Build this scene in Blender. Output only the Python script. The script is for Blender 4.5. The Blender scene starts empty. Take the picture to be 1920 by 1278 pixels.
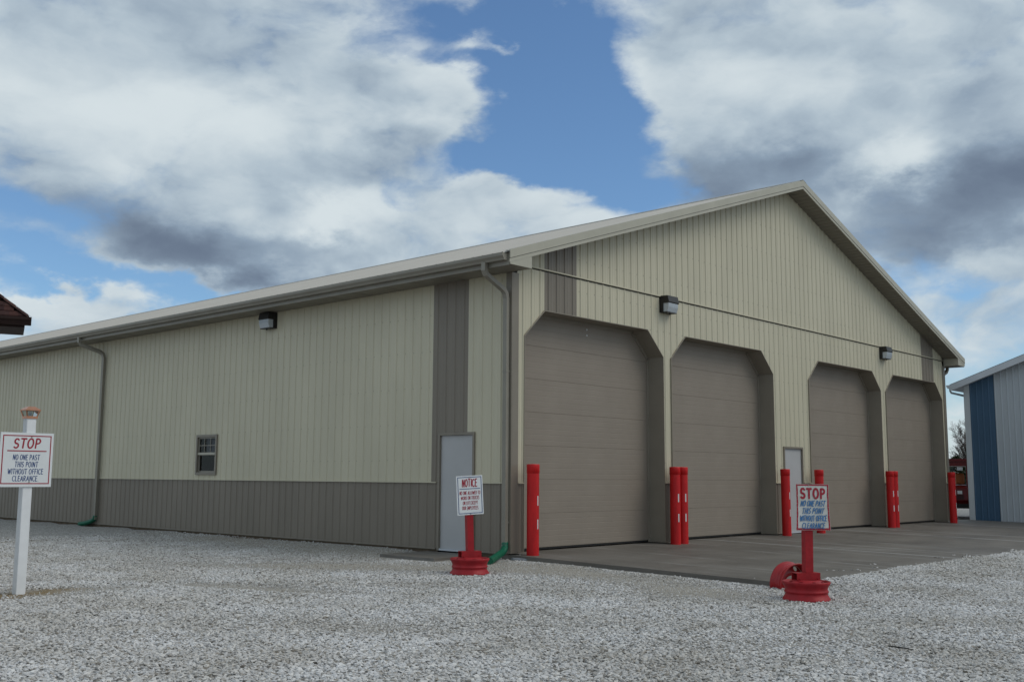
import bpy, bmesh, math, random
import numpy as np
from mathutils import Vector, Matrix
random.seed(7)
rng = np.random.default_rng(11)
SC = bpy.context.scene
COL = SC.collection
PI = math.pi

# ------------------------------------------------------------------ camera
cam_d = bpy.data.cameras.new('camera')
cam = bpy.data.objects.new('camera', cam_d)
COL.objects.link(cam)
cam_d.sensor_width = 36.0
cam_d.lens = 36.74
cam_d.clip_end = 6000
cam_d.clip_start = 0.1
CAM = Vector((-13.159, -12.052, 1.33))
cam.matrix_world = Matrix(((0.67461408, -0.09893344, -0.73151078, CAM.x),
                           (-0.73814622, -0.08235798, -0.66959489, CAM.y),
                           (0.00599958, 0.99168006, -0.1285872, CAM.z),
                           (0, 0, 0, 1)))
SC.camera = cam

# ------------------------------------------------------------------ light, sky, exposure
SUN_TO = Vector((0.42, -0.62, 0.80)).normalized()
SUN_EL = math.asin(SUN_TO.z)
SUN_AZ = math.atan2(SUN_TO.x, SUN_TO.y)
sun_d = bpy.data.lights.new('sun', 'SUN')
sun_d.energy = 1.1
sun_d.angle = math.radians(35)
sun_d.color = (1.0, 0.93, 0.82)
sun = bpy.data.objects.new('sun', sun_d)
sun.rotation_euler = (-SUN_TO).to_track_quat('-Z', 'Y').to_euler()
COL.objects.link(sun)
SC.view_settings.view_transform = 'Standard'
SC.view_settings.look = 'None'
SC.view_settings.exposure = 0.0
SC.view_settings.gamma = 1.0
SC.view_settings.use_curve_mapping = False
SC.cycles.max_bounces = 8
SC.cycles.diffuse_bounces = 3
SC.cycles.caustics_reflective = False
SC.cycles.caustics_refractive = False

# cloud masses: azimuth, elevation, half widths (radians), weight
COVER = (
    (0.774, 0.439, 0.130, 0.031, -0.85),
    (0.828, 0.388, 0.072, 0.046, -0.95),
    (0.860, 0.349, 0.071, 0.051, -1.00),
    (0.886, 0.407, 0.039, 0.051, -0.90),
    (0.907, 0.310, 0.054, 0.041, -1.00),
    (0.839, 0.300, 0.048, 0.031, -0.90),
    (0.943, 0.262, 0.042, 0.023, -1.00),
    (0.797, 0.285, 0.032, 0.020, -0.60),
    (0.711, 0.397, 0.066, 0.018, -0.40),
    (0.881, 0.275, 0.037, 0.020, -0.50),
    (0.390, 0.206, 0.068, 0.023, -0.80),
    (0.473, 0.154, 0.119, 0.019, -0.95),
    (0.392, 0.174, 0.052, 0.015, -0.60),
    (0.581, 0.168, 0.078, 0.013, -0.90),
    (0.506, 0.333, 0.049, 0.010, -0.30),
    (1.235, 0.167, 0.047, 0.010, -0.35),
    (1.169, 0.191, 0.031, 0.013, -0.30),
    (0.759, 0.341, 0.049, 0.036, 0.70),
    (0.971, 0.399, 0.033, 0.056, 0.40),
    (0.991, 0.327, 0.032, 0.026, 0.30),
    (0.513, 0.193, 0.099, 0.031, 1.20),
    (0.829, 0.245, 0.047, 0.020, 0.60),
    (0.408, 0.136, 0.057, 0.010, 0.70),
    (0.623, 0.224, 0.079, 0.031, 0.40),
    (0.850, 0.139, 0.206, 0.031, 0.40),
    (0.453, 0.361, 0.180, 0.056, 0.55),
    (0.601, 0.292, 0.107, 0.061, 0.40),
    (1.246, 0.301, 0.134, 0.082, 0.60),
    (0.769, 0.422, 0.025, 0.013, 0.60),
    (0.809, 0.411, 0.017, 0.008, 0.60),
    (0.885, 0.308, 0.018, 0.009, 0.85),
    (0.855, 0.300, 0.021, 0.007, 0.50),
    (0.841, 0.426, 0.022, 0.007, 0.30),
)
TONE = (
    (0.517, 0.203, 0.109, 0.036, -0.62),
    (0.398, 0.230, 0.115, 0.031, -0.30),
    (0.623, 0.224, 0.089, 0.020, -0.28),
    (0.692, 0.297, 0.101, 0.031, -0.34),
    (0.508, 0.284, 0.032, 0.026, -0.20),
    (1.026, 0.276, 0.085, 0.031, -0.55),
    (1.257, 0.247, 0.111, 0.036, -0.66),
    (1.105, 0.286, 0.059, 0.026, -0.35),
    (1.152, 0.230, 0.105, 0.031, -0.40),
    (1.206, 0.207, 0.078, 0.015, -0.20),
    (0.375, 0.318, 0.064, 0.071, -0.16),
    (1.202, 0.334, 0.119, 0.031, -0.16),
    (1.059, 0.417, 0.078, 0.031, -0.10),
    (0.986, 0.375, 0.082, 0.046, 0.20),
    (0.648, 0.248, 0.034, 0.018, 0.62),
    (0.759, 0.348, 0.060, 0.036, 0.42),
    (1.179, 0.273, 0.037, 0.025, 0.85),
    (0.580, 0.328, 0.070, 0.031, 0.24),
    (0.470, 0.308, 0.086, 0.041, 0.26),
    (0.871, 0.240, 0.058, 0.026, 0.25),
    (0.433, 0.372, 0.093, 0.031, 0.10),
    (1.083, 0.364, 0.082, 0.031, 0.10),
    (0.412, 0.134, 0.072, 0.020, 0.20),
)


def build_world():
    w = bpy.data.worlds.new('World')
    SC.world = w
    w.use_nodes = True
    nt = w.node_tree
    for n in list(nt.nodes):
        nt.nodes.remove(n)
    L = nt.links.new

    def put(sock, v):
        if hasattr(v, 'is_output') or isinstance(v, bpy.types.NodeSocket):
            L(v, sock)
        else:
            sock.default_value = v

    def M(op, a, b=None, c=None, clamp=False):
        n = nt.nodes.new('ShaderNodeMath')
        n.operation = op
        n.use_clamp = clamp
        put(n.inputs[0], a)
        if b is not None:
            put(n.inputs[1], b)
        if c is not None:
            put(n.inputs[2], c)
        return n.outputs[0]

    def V(op, a, b=None):
        n = nt.nodes.new('ShaderNodeVectorMath')
        n.operation = op
        put(n.inputs[0], a)
        if b is not None:
            if op == 'SCALE':
                put(n.inputs['Scale'], b)
            else:
                put(n.inputs[1], b)
        return n.outputs['Value'] if op == 'DOT_PRODUCT' else n.outputs['Vector']

    def noise(vec, scale, detail, rough, lac=2.0, color=False):
        n = nt.nodes.new('ShaderNodeTexNoise')
        n.noise_dimensions = '3D'
        L(vec, n.inputs['Vector'])
        n.inputs['Scale'].default_value = scale
        n.inputs['Detail'].default_value = detail
        n.inputs['Roughness'].default_value = rough
        n.inputs['Lacunarity'].default_value = lac
        return n.outputs['Color'] if color else n.outputs['Fac']

    def smooth(x, lo, hi):
        n = nt.nodes.new('ShaderNodeMapRange')
        n.interpolation_type = 'SMOOTHSTEP'
        n.inputs['From Min'].default_value = lo
        n.inputs['From Max'].default_value = hi
        L(x, n.inputs['Value'])
        return n.outputs['Result']

    tc = nt.nodes.new('ShaderNodeTexCoord')
    d = tc.outputs['Generated']
    sep = nt.nodes.new('ShaderNodeSeparateXYZ')
    L(d, sep.inputs[0])
    az = M('ARCTAN2', sep.outputs[0], sep.outputs[1])
    el = M('ARCSINE', M('MINIMUM', M('MAXIMUM', sep.outputs[2], -1.0), 1.0))
    # cloud layer coordinates: flattened towards the horizon like a real deck
    up = M('ADD', M('MULTIPLY', M('MAXIMUM', sep.outputs[2], 0.0), 0.5), 0.85)
    cmb = nt.nodes.new('ShaderNodeCombineXYZ')
    L(M('DIVIDE', sep.outputs[0], up), cmb.inputs[0])
    L(M('DIVIDE', sep.outputs[1], up), cmb.inputs[1])
    L(M('MULTIPLY', sep.outputs[2], 1.75), cmb.inputs[2])
    P = cmb.outputs[0]
    # domain warp
    wc = noise(P, 3.0, 3, 0.5, color=True)
    warp = V('SUBTRACT', wc, (0.5, 0.5, 0.5))
    Pw = V('ADD', P, V('SCALE', warp, 0.16))
    wf = noise(P, 13.0, 6, 0.58, color=True)
    warpf = V('SUBTRACT', wf, (0.5, 0.5, 0.5))
    Pw = V('ADD', Pw, V('SCALE', warpf, 0.045))
    # azimuth/elevation with ragged warp, for the big cloud masses
    ae = nt.nodes.new('ShaderNodeCombineXYZ')
    L(az, ae.inputs[0])
    L(el, ae.inputs[1])
    AE = V('ADD', ae.outputs[0], V('ADD', V('SCALE', warp, 0.16), V('SCALE', warpf, 0.075)))
    sx = nt.nodes.new('ShaderNodeSeparateXYZ')
    L(AE, sx.inputs[0])
    fl = nt.nodes.new('ShaderNodeCombineXYZ')
    L(sx.outputs[0], fl.inputs[0])
    L(sx.outputs[1], fl.inputs[1])
    AE = fl.outputs[0]

    def blobs(tab, start):
        acc = start
        for (a, e, ra, re, amp) in tab:
            q = V('MULTIPLY', V('SUBTRACT', AE, (a, e, 0.0)), (1.0 / ra, 1.0 / re, 0.0))
            g = M('POWER', 0.36788, V('DOT_PRODUCT', q, q))
            acc = M('MULTIPLY_ADD', g, amp, acc)
        return acc

    fb = noise(Pw, 4.2, 9, 0.50)
    fbu = noise(V('ADD', Pw, (0.012, -0.012, 0.045)), 4.2, 8, 0.48)
    fine = noise(Pw, 19.0, 7, 0.55)
    cover = blobs(COVER, 0.66)
    D = M('ADD', M('MULTIPLY_ADD', M('SUBTRACT', fb, 0.5), 1.9, cover), M('MULTIPLY', M('SUBTRACT', fine, 0.5), 1.05))
    alpha = smooth(D, -0.03, 0.74)
    # light and dark of the cloud itself: thick bases grey, tops that thin out upwards bright
    relief = M('MULTIPLY', M('SUBTRACT', fb, fbu), 2.3)
    mid = noise(Pw, 5.5, 6, 0.52)
    tone = blobs(TONE, 0.76)
    tone = M('ADD', tone, relief)
    tone = M('SUBTRACT', tone, M('MULTIPLY', smooth(D, 0.55, 1.7), 0.22))
    tone = M('MULTIPLY_ADD', M("SUBTRACT", mid, 0.5), 0.95, tone)
    tone = M('MULTIPLY_ADD', M('SUBTRACT', fine, 0.5), 0.52, tone)
    ramp = nt.nodes.new('ShaderNodeValToRGB')
    cr = ramp.color_ramp
    cr.elements[0].position = 0.0
    cr.elements[0].color = (0.140, 0.185, 0.260, 1)
    cr.elements[1].position = 1.0
    cr.elements[1].color = (0.66, 0.735, 0.77, 1)
    e = cr.elements.new(0.38)
    e.color = (0.265, 0.345, 0.44, 1)
    e = cr.elements.new(0.68)
    e.color = (0.44, 0.53, 0.605, 1)
    L(smooth(tone, -0.42, 1.22), ramp.inputs[0])
    cloud = V('SCALE', ramp.outputs['Color'], CLOUD_GAIN)
    sky = nt.nodes.new('ShaderNodeTexSky')
    sky.sky_type = 'NISHITA'
    sky.sun_disc = False
    sky.sun_elevation = SUN_EL
    sky.sun_rotation = SUN_AZ
    sky.altitude = 200
    sky.air_density = 1.0
    sky.dust_density = 0.6
    sky.ozone_density = 1.6
    skyc = V('MULTIPLY', sky.outputs['Color'], SKY_TINT)
    mix = nt.nodes.new('ShaderNodeMix')
    mix.data_type = 'RGBA'
    L(alpha, mix.inputs['Factor'])
    L(skyc, mix.inputs['A'])
    L(cloud, mix.inputs['B'])
    bg = nt.nodes.new('ShaderNodeBackground')
    bg.inputs['Strength'].default_value = 0.1
    L(mix.outputs['Result'], bg.inputs['Color'])
    out = nt.nodes.new('ShaderNodeOutputWorld')
    L(bg.outputs[0], out.inputs[0])
    w.cycles.sampling_method = 'MANUAL'
    w.cycles.sample_map_resolution = 512

CLOUD_GAIN = 10.0
SKY_TINT = (0.85, 1.06, 1.22)
build_world()

# ------------------------------------------------------------------ helpers
def tag(o, label=None, cat=None, group=None, kind=None):
    if label: o['label'] = label
    if cat: o['category'] = cat
    if group: o['group'] = group
    if kind: o['kind'] = kind
    return o

def empty(name, loc=(0, 0, 0), rz=0.0, **kw):
    o = bpy.data.objects.new(name, None)
    o.empty_display_size = 0.2
    o.location = loc
    o.rotation_euler = (0, 0, rz)
    COL.objects.link(o)
    return tag(o, **kw)

class MB:
    def __init__(s):
        s.v, s.f, s.sm = [], [], []

    def face(s, pts, smooth=False):
        i = len(s.v)
        s.v.extend([tuple(p) for p in pts])
        s.f.append(tuple(range(i, i + len(pts))))
        s.sm.append(smooth)

    def grid(s, rows, closed=False, smooth=True):
        """rows: list of equally long point lists, skinned into quads"""
        i = len(s.v)
        n = len(rows[0])
        for r in rows:
            s.v.extend([tuple(p) for p in r])
        for a in range(len(rows) - 1):
            for b in range(n if closed else n - 1):
                c = (b + 1) % n
                s.f.append((i + a * n + b, i + a * n + c, i + (a + 1) * n + c, i + (a + 1) * n + b))
                s.sm.append(smooth)

    def box(s, x0, x1, y0, y1, z0, z1, M=None):
        p = [Vector((x, y, z)) for z in (z0, z1) for y in (y0, y1) for x in (x0, x1)]
        if M is not None:
            p = [M @ q for q in p]
        i = len(s.v)
        s.v.extend([tuple(q) for q in p])
        for f in ((0, 2, 3, 1), (4, 5, 7, 6), (0, 1, 5, 4), (2, 6, 7, 3), (0, 4, 6, 2), (1, 3, 7, 5)):
            s.f.append(tuple(i + k for k in f))
            s.sm.append(False)

    def bar(s, p0, p1, w, h, up=(0, 0, 1)):
        p0, p1 = Vector(p0), Vector(p1)
        d = (p1 - p0)
        L = d.length
        d.normalize()
        side = d.cross(Vector(up))
        if side.length < 1e-4:
            side = d.cross(Vector((1, 0, 0)))
        side.normalize()
        u = side.cross(d)
        M = Matrix(((d.x, side.x, u.x, p0.x), (d.y, side.y, u.y, p0.y), (d.z, side.z, u.z, p0.z), (0, 0, 0, 1)))
        s.box(0, L, -w / 2, w / 2, -h / 2, h / 2, M)

    def prism(s, poly, vec):
        a = [Vector(p) for p in poly]
        b = [p + Vector(vec) for p in a]
        n = len(a)
        i = len(s.v)
        s.v.extend([tuple(p) for p in a + b])
        s.f.append(tuple(i + k for k in reversed(range(n)))); s.sm.append(False)
        s.f.append(tuple(i + n + k for k in range(n))); s.sm.append(False)
        for k in range(n):
            q = (k + 1) % n
            s.f.append((i + k, i + q, i + n + q, i + n + k)); s.sm.append(False)

    def tube(s, pts, rad, n=10, caps=True, smooth=True, sq=None):
        """round tube, or a rectangular one when sq = (w, h)"""
        pts = [Vector(p) for p in pts]
        rows = []
        prev = None
        for k, p in enumerate(pts):
            if k == 0: t = pts[1] - pts[0]
            elif k == len(pts) - 1: t = pts[-1] - pts[-2]
            else: t = (pts[k + 1] - p).normalized() + (p - pts[k - 1]).normalized()
            t.normalize()
            if prev is None:
                ref = Vector((0, 0, 1)) if abs(t.z) < 0.9 else Vector((0, 1, 0))
                a = t.cross(ref).normalized()
            else:
                a = (prev - t * prev.dot(t)).normalized()
            prev = a
            b = t.cross(a)
            r = rad[k] if isinstance(rad, (list, tuple)) else rad
            if sq:
                w, h = sq
                rows.append([p + a * w / 2 + b * h / 2, p - a * w / 2 + b * h / 2, p - a * w / 2 - b * h / 2, p + a * w / 2 - b * h / 2])
            else:
                rows.append([p + (a * math.cos(2 * PI * j / n) + b * math.sin(2 * PI * j / n)) * r for j in range(n)])
        s.grid(rows, closed=True, smooth=smooth and not sq)
        if caps:
            s.face(list(reversed(rows[0])))
            s.face(rows[-1])

    def lathe(s, prof, n=32, M=None, closed=False, smooth=True):
        """prof: (r, z) pairs around the local z axis"""
        rows = []
        for (r, z) in prof:
            row = [Vector((r * math.cos(2 * PI * j / n), r * math.sin(2 * PI * j / n), z)) for j in range(n)]
            if M is not None:
                row = [M @ p for p in row]
            rows.append(row)
        if closed:
            rows.append(rows[0])
        s.grid(rows, closed=True, smooth=smooth)

    def mesh(s, name, mat):
        me = bpy.data.meshes.new(name)
        me.from_pydata(s.v, [], s.f)
        me.polygons.foreach_set('use_smooth', s.sm)
        if mat: me.materials.append(mat)
        me.update()
        return me

    def build(s, name, mat, parent=None, loc=None, **kw):
        o = bpy.data.objects.new(name, s.mesh(name, mat))
        COL.objects.link(o)
        if parent is not None: o.parent = parent
        if loc is not None: o.location = loc
        return tag(o, **kw)

def link_mesh(name, me, parent=None, loc=(0, 0, 0), **kw):
    o = bpy.data.objects.new(name, me)
    COL.objects.link(o)
    if parent is not None: o.parent = parent
    o.location = loc
    return tag(o, **kw)

def kids(o):
    return [c for c in bpy.data.objects if c.parent == o]

def copy_tree(o, parent=None):
    c = o.copy()
    COL.objects.link(c)
    if parent is not None: c.parent = parent
    for k in kids(o):
        copy_tree(k, c)
    return c

# ------------------------------------------------------------------ materials
def material(name, col, rough=0.5, spec=0.5, metal=0.0, var=0.0, vscale=3.0, bump=0.0, bscale=40.0, grime=None, stretch=(1, 1, 1), detail=5.0, coat=0.0):
    m = bpy.data.materials.new(name)
    m.use_nodes = True
    nt = m.node_tree
    b = nt.nodes['Principled BSDF']
    b.inputs['Base Color'].default_value = (*col, 1)
    b.inputs['Roughness'].default_value = rough
    b.inputs['Specular IOR Level'].default_value = spec
    b.inputs['Metallic'].default_value = metal
    if coat: b.inputs['Coat Weight'].default_value = coat
    tc = nt.nodes.new('ShaderNodeTexCoord')
    mp = nt.nodes.new('ShaderNodeMapping')
    mp.inputs['Scale'].default_value = stretch
    nt.links.new(tc.outputs['Object'], mp.inputs[0])
    if var or grime:
        n = nt.nodes.new('ShaderNodeTexNoise')
        n.inputs['Scale'].default_value = vscale
        n.inputs['Detail'].default_value = detail
        n.inputs['Roughness'].default_value = 0.6
        nt.links.new(mp.outputs[0], n.inputs['Vector'])
        r = nt.nodes.new('ShaderNodeMapRange')
        r.inputs['From Min'].default_value = 0.3
        r.inputs['From Max'].default_value = 0.7
        nt.links.new(n.outputs['Fac'], r.inputs['Value'])
        mx = nt.nodes.new('ShaderNodeMix')
        mx.data_type = 'RGBA'
        g = grime if grime else tuple(c * (1 - var) for c in col)
        mx.inputs['A'].default_value = (*g, 1)
        mx.inputs['B'].default_value = (*(min(1, c * (1 + var * 0.6)) for c in col), 1)
        nt.links.new(r.outputs[0], mx.inputs['Factor'])
        nt.links.new(mx.outputs['Result'], b.inputs['Base Color'])
        r2 = nt.nodes.new('ShaderNodeMapRange')
        r2.inputs['To Min'].default_value = min(1, rough + 0.10)
        r2.inputs['To Max'].default_value = max(0.04, rough - 0.06)
        nt.links.new(n.outputs['Fac'], r2.inputs['Value'])
        nt.links.new(r2.outputs[0], b.inputs['Roughness'])
    if bump:
        n2 = nt.nodes.new('ShaderNodeTexNoise')
        n2.inputs['Scale'].default_value = bscale
        n2.inputs['Detail'].default_value = 4
        nt.links.new(mp.outputs[0], n2.inputs['Vector'])
        bp = nt.nodes.new('ShaderNodeBump')
        bp.inputs['Strength'].default_value = 1.0
        bp.inputs['Distance'].default_value = bump
        nt.links.new(n2.outputs['Fac'], bp.inputs['Height'])
        nt.links.new(bp.outputs[0], b.inputs['Normal'])
    return m

CREAM = (0.552, 0.510, 0.382)
TAUPE = (0.205, 0.176, 0.140)
m_cream = material('cream_painted_steel', CREAM, 0.42, 0.5, var=0.07, vscale=1.1, bump=0.004, bscale=3.0, stretch=(1, 1, 0.35))
m_taupe = material('taupe_painted_steel', TAUPE, 0.42, 0.5, var=0.08, vscale=1.1, bump=0.004, bscale=3.0, stretch=(1, 1, 0.35))
m_trim = material('taupe_trim_steel', (0.215, 0.188, 0.150), 0.38, 0.5, var=0.08, vscale=2.0, bump=0.002, bscale=4.0)
m_clay = material('clay_gutter_metal', (0.245, 0.225, 0.185), 0.38, 0.5, var=0.10, vscale=2.0, bump=0.002, bscale=5.0)
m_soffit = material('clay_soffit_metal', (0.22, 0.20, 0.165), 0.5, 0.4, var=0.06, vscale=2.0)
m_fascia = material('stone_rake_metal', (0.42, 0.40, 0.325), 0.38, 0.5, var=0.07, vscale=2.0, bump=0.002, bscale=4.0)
m_roof = material('pale_roof_steel', (0.455, 0.43, 0.39), 0.5, 0.5, var=0.06, vscale=0.8)
m_door = material('taupe_door_steel', (0.258, 0.220, 0.180), 0.5, 0.4, var=0.07, vscale=1.3, bump=0.0008, bscale=160.0)
m_liner = material('taupe_jamb_metal', (0.265, 0.235, 0.19), 0.42, 0.45, var=0.08, vscale=2.0, bump=0.0015, bscale=6.0)
m_grey_door = material('grey_primed_door', (0.44, 0.44, 0.445), 0.45, 0.45, var=0.05, vscale=2.0)
m_rubber = material('black_rubber', (0.02, 0.02, 0.02), 0.7, 0.3)
m_wood = material('treated_skirt_board', (0.13, 0.10, 0.07), 0.85, 0.2, var=0.3, vscale=6)
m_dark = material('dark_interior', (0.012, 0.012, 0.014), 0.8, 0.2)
m_bronze = material('dark_bronze_housing', (0.018, 0.016, 0.016), 0.4, 0.5, var=0.2, vscale=12)
m_white = material('white_vinyl', (0.74, 0.75, 0.76), 0.4, 0.5, var=0.06, vscale=7)
m_board = material('white_sign_board', (0.70, 0.72, 0.73), 0.45, 0.4, var=0.04, vscale=6)
m_board_old = material('weathered_sign_board', (0.62, 0.64, 0.63), 0.55, 0.4, grime=(0.45, 0.43, 0.38), vscale=3.2, var=0.05)
m_sign_red = material('sign_red_paint', (0.33, 0.018, 0.035), 0.5, 0.4, var=0.1, vscale=14)
m_sign_blue = material('sign_navy_paint', (0.018, 0.055, 0.19), 0.5, 0.4, var=0.1, vscale=14)
m_sign_blue2 = material('sign_faded_blue_paint', (0.05, 0.17, 0.38), 0.55, 0.4, var=0.3, vscale=26)
m_bollard = material('bollard_red_plastic', (0.54, 0.008, 0.010), 0.45, 0.35, var=0.24, vscale=8, bump=0.0012, bscale=12, stretch=(1, 1, 0.3))
m_reflect = material('white_reflector_tape', (0.62, 0.60, 0.60), 0.35, 0.5)
m_wheel = material('red_painted_steel', (0.32, 0.012, 0.018), 0.5, 0.3, var=0.22, vscale=9, bump=0.0015, bscale=30)
m_wheel_gloss = material('glossy_red_painted_steel', (0.32, 0.012, 0.016), 0.28, 0.4, var=0.2, vscale=7, bump=0.001, bscale=20)
m_copper = material('copper_cap', (0.55, 0.26, 0.16), 0.32, 0.5, metal=0.9, var=0.15, vscale=20)
m_green = material('green_corrugated_plastic', (0.004, 0.115, 0.062), 0.28, 0.5, var=0.15, vscale=9)
m_blue_steel = material('blue_painted_steel', (0.045, 0.105, 0.185), 0.42, 0.5, var=0.08, vscale=1.2, stretch=(1, 1, 0.4))
m_white_steel = material('white_painted_steel', (0.44, 0.48, 0.52), 0.42, 0.5, var=0.06, vscale=1.2, stretch=(1, 1, 0.4))
m_white_trim = material('white_trim_steel', (0.55, 0.58, 0.62), 0.4, 0.5, var=0.05, vscale=2)
m_shingle = [material('brown_shingle', c, 0.92, 0.2, var=0.35, vscale=22, bump=0.004, bscale=120) for c in ((0.060, 0.026, 0.022), (0.046, 0.022, 0.020), (0.075, 0.036, 0.030), (0.038, 0.017, 0.016))]
m_brown = material('dark_brown_trim', (0.026, 0.013, 0.011), 0.6, 0.2, var=0.15, vscale=6)
m_screw = material('screw_heads', (0.24, 0.23, 0.19), 0.4, 0.5)
m_stone = material('grey_block', (0.20, 0.215, 0.235), 0.9, 0.2, var=0.25, vscale=18, bump=0.006, bscale=40)
m_stick = material('dark_stick', (0.012, 0.010, 0.009), 0.7, 0.3)
m_curtain = material('pale_curtain', (0.17, 0.165, 0.19), 0.9, 0.1, var=0.2, vscale=14)
m_truck = material('deep_red_truck_paint', (0.14, 0.006, 0.008), 0.3, 0.5, var=0.2, vscale=4)
m_orange = material('orange_seat_vinyl', (0.50, 0.16, 0.05), 0.5, 0.4, var=0.1, vscale=8)
m_chrome = material('dull_chrome', (0.55, 0.55, 0.56), 0.25, 0.5, metal=0.9)
m_bark = material('grey_bark', (0.11, 0.09, 0.08), 0.95, 0.1, var=0.3, vscale=5)
m_needles = material('evergreen_needles', (0.050, 0.062, 0.030), 0.85, 0.2, var=0.45, vscale=1.2)

def glass_material(name, tint, rough):
    m = bpy.data.materials.new(name)
    m.use_nodes = True
    nt = m.node_tree
    for n in list(nt.nodes):
        if n.type != 'OUTPUT_MATERIAL': nt.nodes.remove(n)
    out = [n for n in nt.nodes][0]
    tr = nt.nodes.new('ShaderNodeBsdfTransparent'); tr.inputs[0].default_value = (*tint, 1)
    gl = nt.nodes.new('ShaderNodeBsdfGlossy'); gl.inputs['Roughness'].default_value = rough
    fr = nt.nodes.new('ShaderNodeFresnel'); fr.inputs[0].default_value = 1.32
    mx = nt.nodes.new('ShaderNodeMixShader')
    nt.links.new(fr.outputs[0], mx.inputs[0]); nt.links.new(tr.outputs[0], mx.inputs[1]); nt.links.new(gl.outputs[0], mx.inputs[2])
    nt.links.new(mx.outputs[0], out.inputs[0])
    return m
m_glass = glass_material('window_glass', (0.82, 0.86, 0.86), 0.02)
m_lens = material('prismatic_lamp_lens', (0.50, 0.54, 0.58), 0.22, 0.6, var=0.12, vscale=40)

# ------------------------------------------------------------------ ground shape
def fbm2(x, y, seed):
    """cheap smooth value noise built from sines, for gentle swells"""
    r = np.random.default_rng(seed)
    h = np.zeros_like(x)
    for k in range(14):
        a = r.uniform(0, 2 * PI); f = 0.35 * 1.32 ** k; p = r.uniform(0, 2 * PI)
        h += np.sin((x * math.cos(a) + y * math.sin(a)) * f + p + 1.2 * np.sin((x * math.sin(a) - y * math.cos(a)) * f * 0.7 + p * 2)) / (1.32 ** k) ** 0.85
    return h / 3.0

def apron_z(y):
    return 0.03 + 0.02 * min(0.0, y)

def ground_h(x, y):
    x = np.asarray(x, float); y = np.asarray(y, float)
    dx = np.maximum(np.maximum(-x, x - 40.0), 0)
    dy = np.maximum(np.maximum(-y, y - 65.0), 0)
    d = np.hypot(dx, dy)
    h = -0.035 - 0.02 * np.minimum(d, 5.5)
    far = np.clip((d - 0.3) / 1.5, 0, 1)
    h = h + far * (0.016 * fbm2(x, y, 3) + 0.010 * fbm2(x * 2.3, y * 2.3, 4))
    # loose gravel banked up against the front edge of the slab
    t = np.clip((y + 5.10 + 0.10 * fbm2(x * 1.7, y * 0.4, 9)) / -0.22, 0, 1) * np.clip((y + 7.2) / 1.6, 0, 1) * np.clip((x + 0.15) / 0.7, 0, 1)
    h = h + 0.105 * t
    h = h + np.where(x < 0.02, 0.045, 0.0) * np.exp(-(d / 0.9) ** 2) * np.clip((y - 2.0) / 0.6, 0, 1)
    # a shallow wheel rut with a ridge of pushed-up stones in front of it
    ru = (x + 5.05) * math.cos(-1.25) + (y + 0.2) * math.sin(-1.25); rv = -(x + 5.05) * math.sin(-1.25) + (y + 0.2) * math.cos(-1.25)
    rut = np.exp(-(rv / 0.28) ** 2 - (ru / 1.5) ** 2) - 0.6 * np.exp(-((rv + 0.42) / 0.22) ** 2 - (ru / 1.5) ** 2)
    h = h - 0.045 * rut
    h = np.where((d < 0.02), np.minimum(h, -0.12), h)
    return h

def packed(x, y):
    """0 loose stones .. 1 driven-in fines, also used to paint wall-foot shade and a ridge shadow"""
    n = fbm2(x * 1.6, y * 1.6, 21)
    n2 = fbm2(x * 5.0, y * 5.0, 22)
    c = np.zeros_like(np.asarray(x, float))
    for (cx, cy, rx, ry, rot, a) in ((-2.5, 0.9, 2.2, 0.62, -1.05, 1.0), (-0.6, 5.5, 0.95, 6.0, 0.0, 0.9), (-1.7, 3.6, 2.4, 1.0, -1.0, 0.65), (-5.05, -0.2, 1.7, 0.34, -1.25, 1.0),  # long wall ellipse also paints shade at its foot; rut ellipse paints ridge shadow
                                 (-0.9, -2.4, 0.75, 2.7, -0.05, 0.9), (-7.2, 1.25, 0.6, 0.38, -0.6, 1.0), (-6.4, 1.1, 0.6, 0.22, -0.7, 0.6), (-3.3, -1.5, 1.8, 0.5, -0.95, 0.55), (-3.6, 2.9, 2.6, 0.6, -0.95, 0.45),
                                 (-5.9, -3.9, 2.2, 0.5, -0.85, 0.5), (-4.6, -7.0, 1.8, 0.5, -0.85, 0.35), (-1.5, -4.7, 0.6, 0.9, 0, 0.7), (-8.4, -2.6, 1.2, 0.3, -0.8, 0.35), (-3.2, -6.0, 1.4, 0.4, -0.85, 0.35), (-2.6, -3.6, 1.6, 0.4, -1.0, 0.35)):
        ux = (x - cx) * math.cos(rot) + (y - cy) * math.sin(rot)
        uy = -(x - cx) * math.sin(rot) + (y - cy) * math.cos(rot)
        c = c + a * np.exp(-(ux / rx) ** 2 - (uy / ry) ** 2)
    return np.clip(c + 0.22 * n * np.clip(c * 3, 0, 1) + 0.12 * n2 * np.clip(c * 3, 0, 1) + 0.05 * n, 0, 1)

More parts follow.
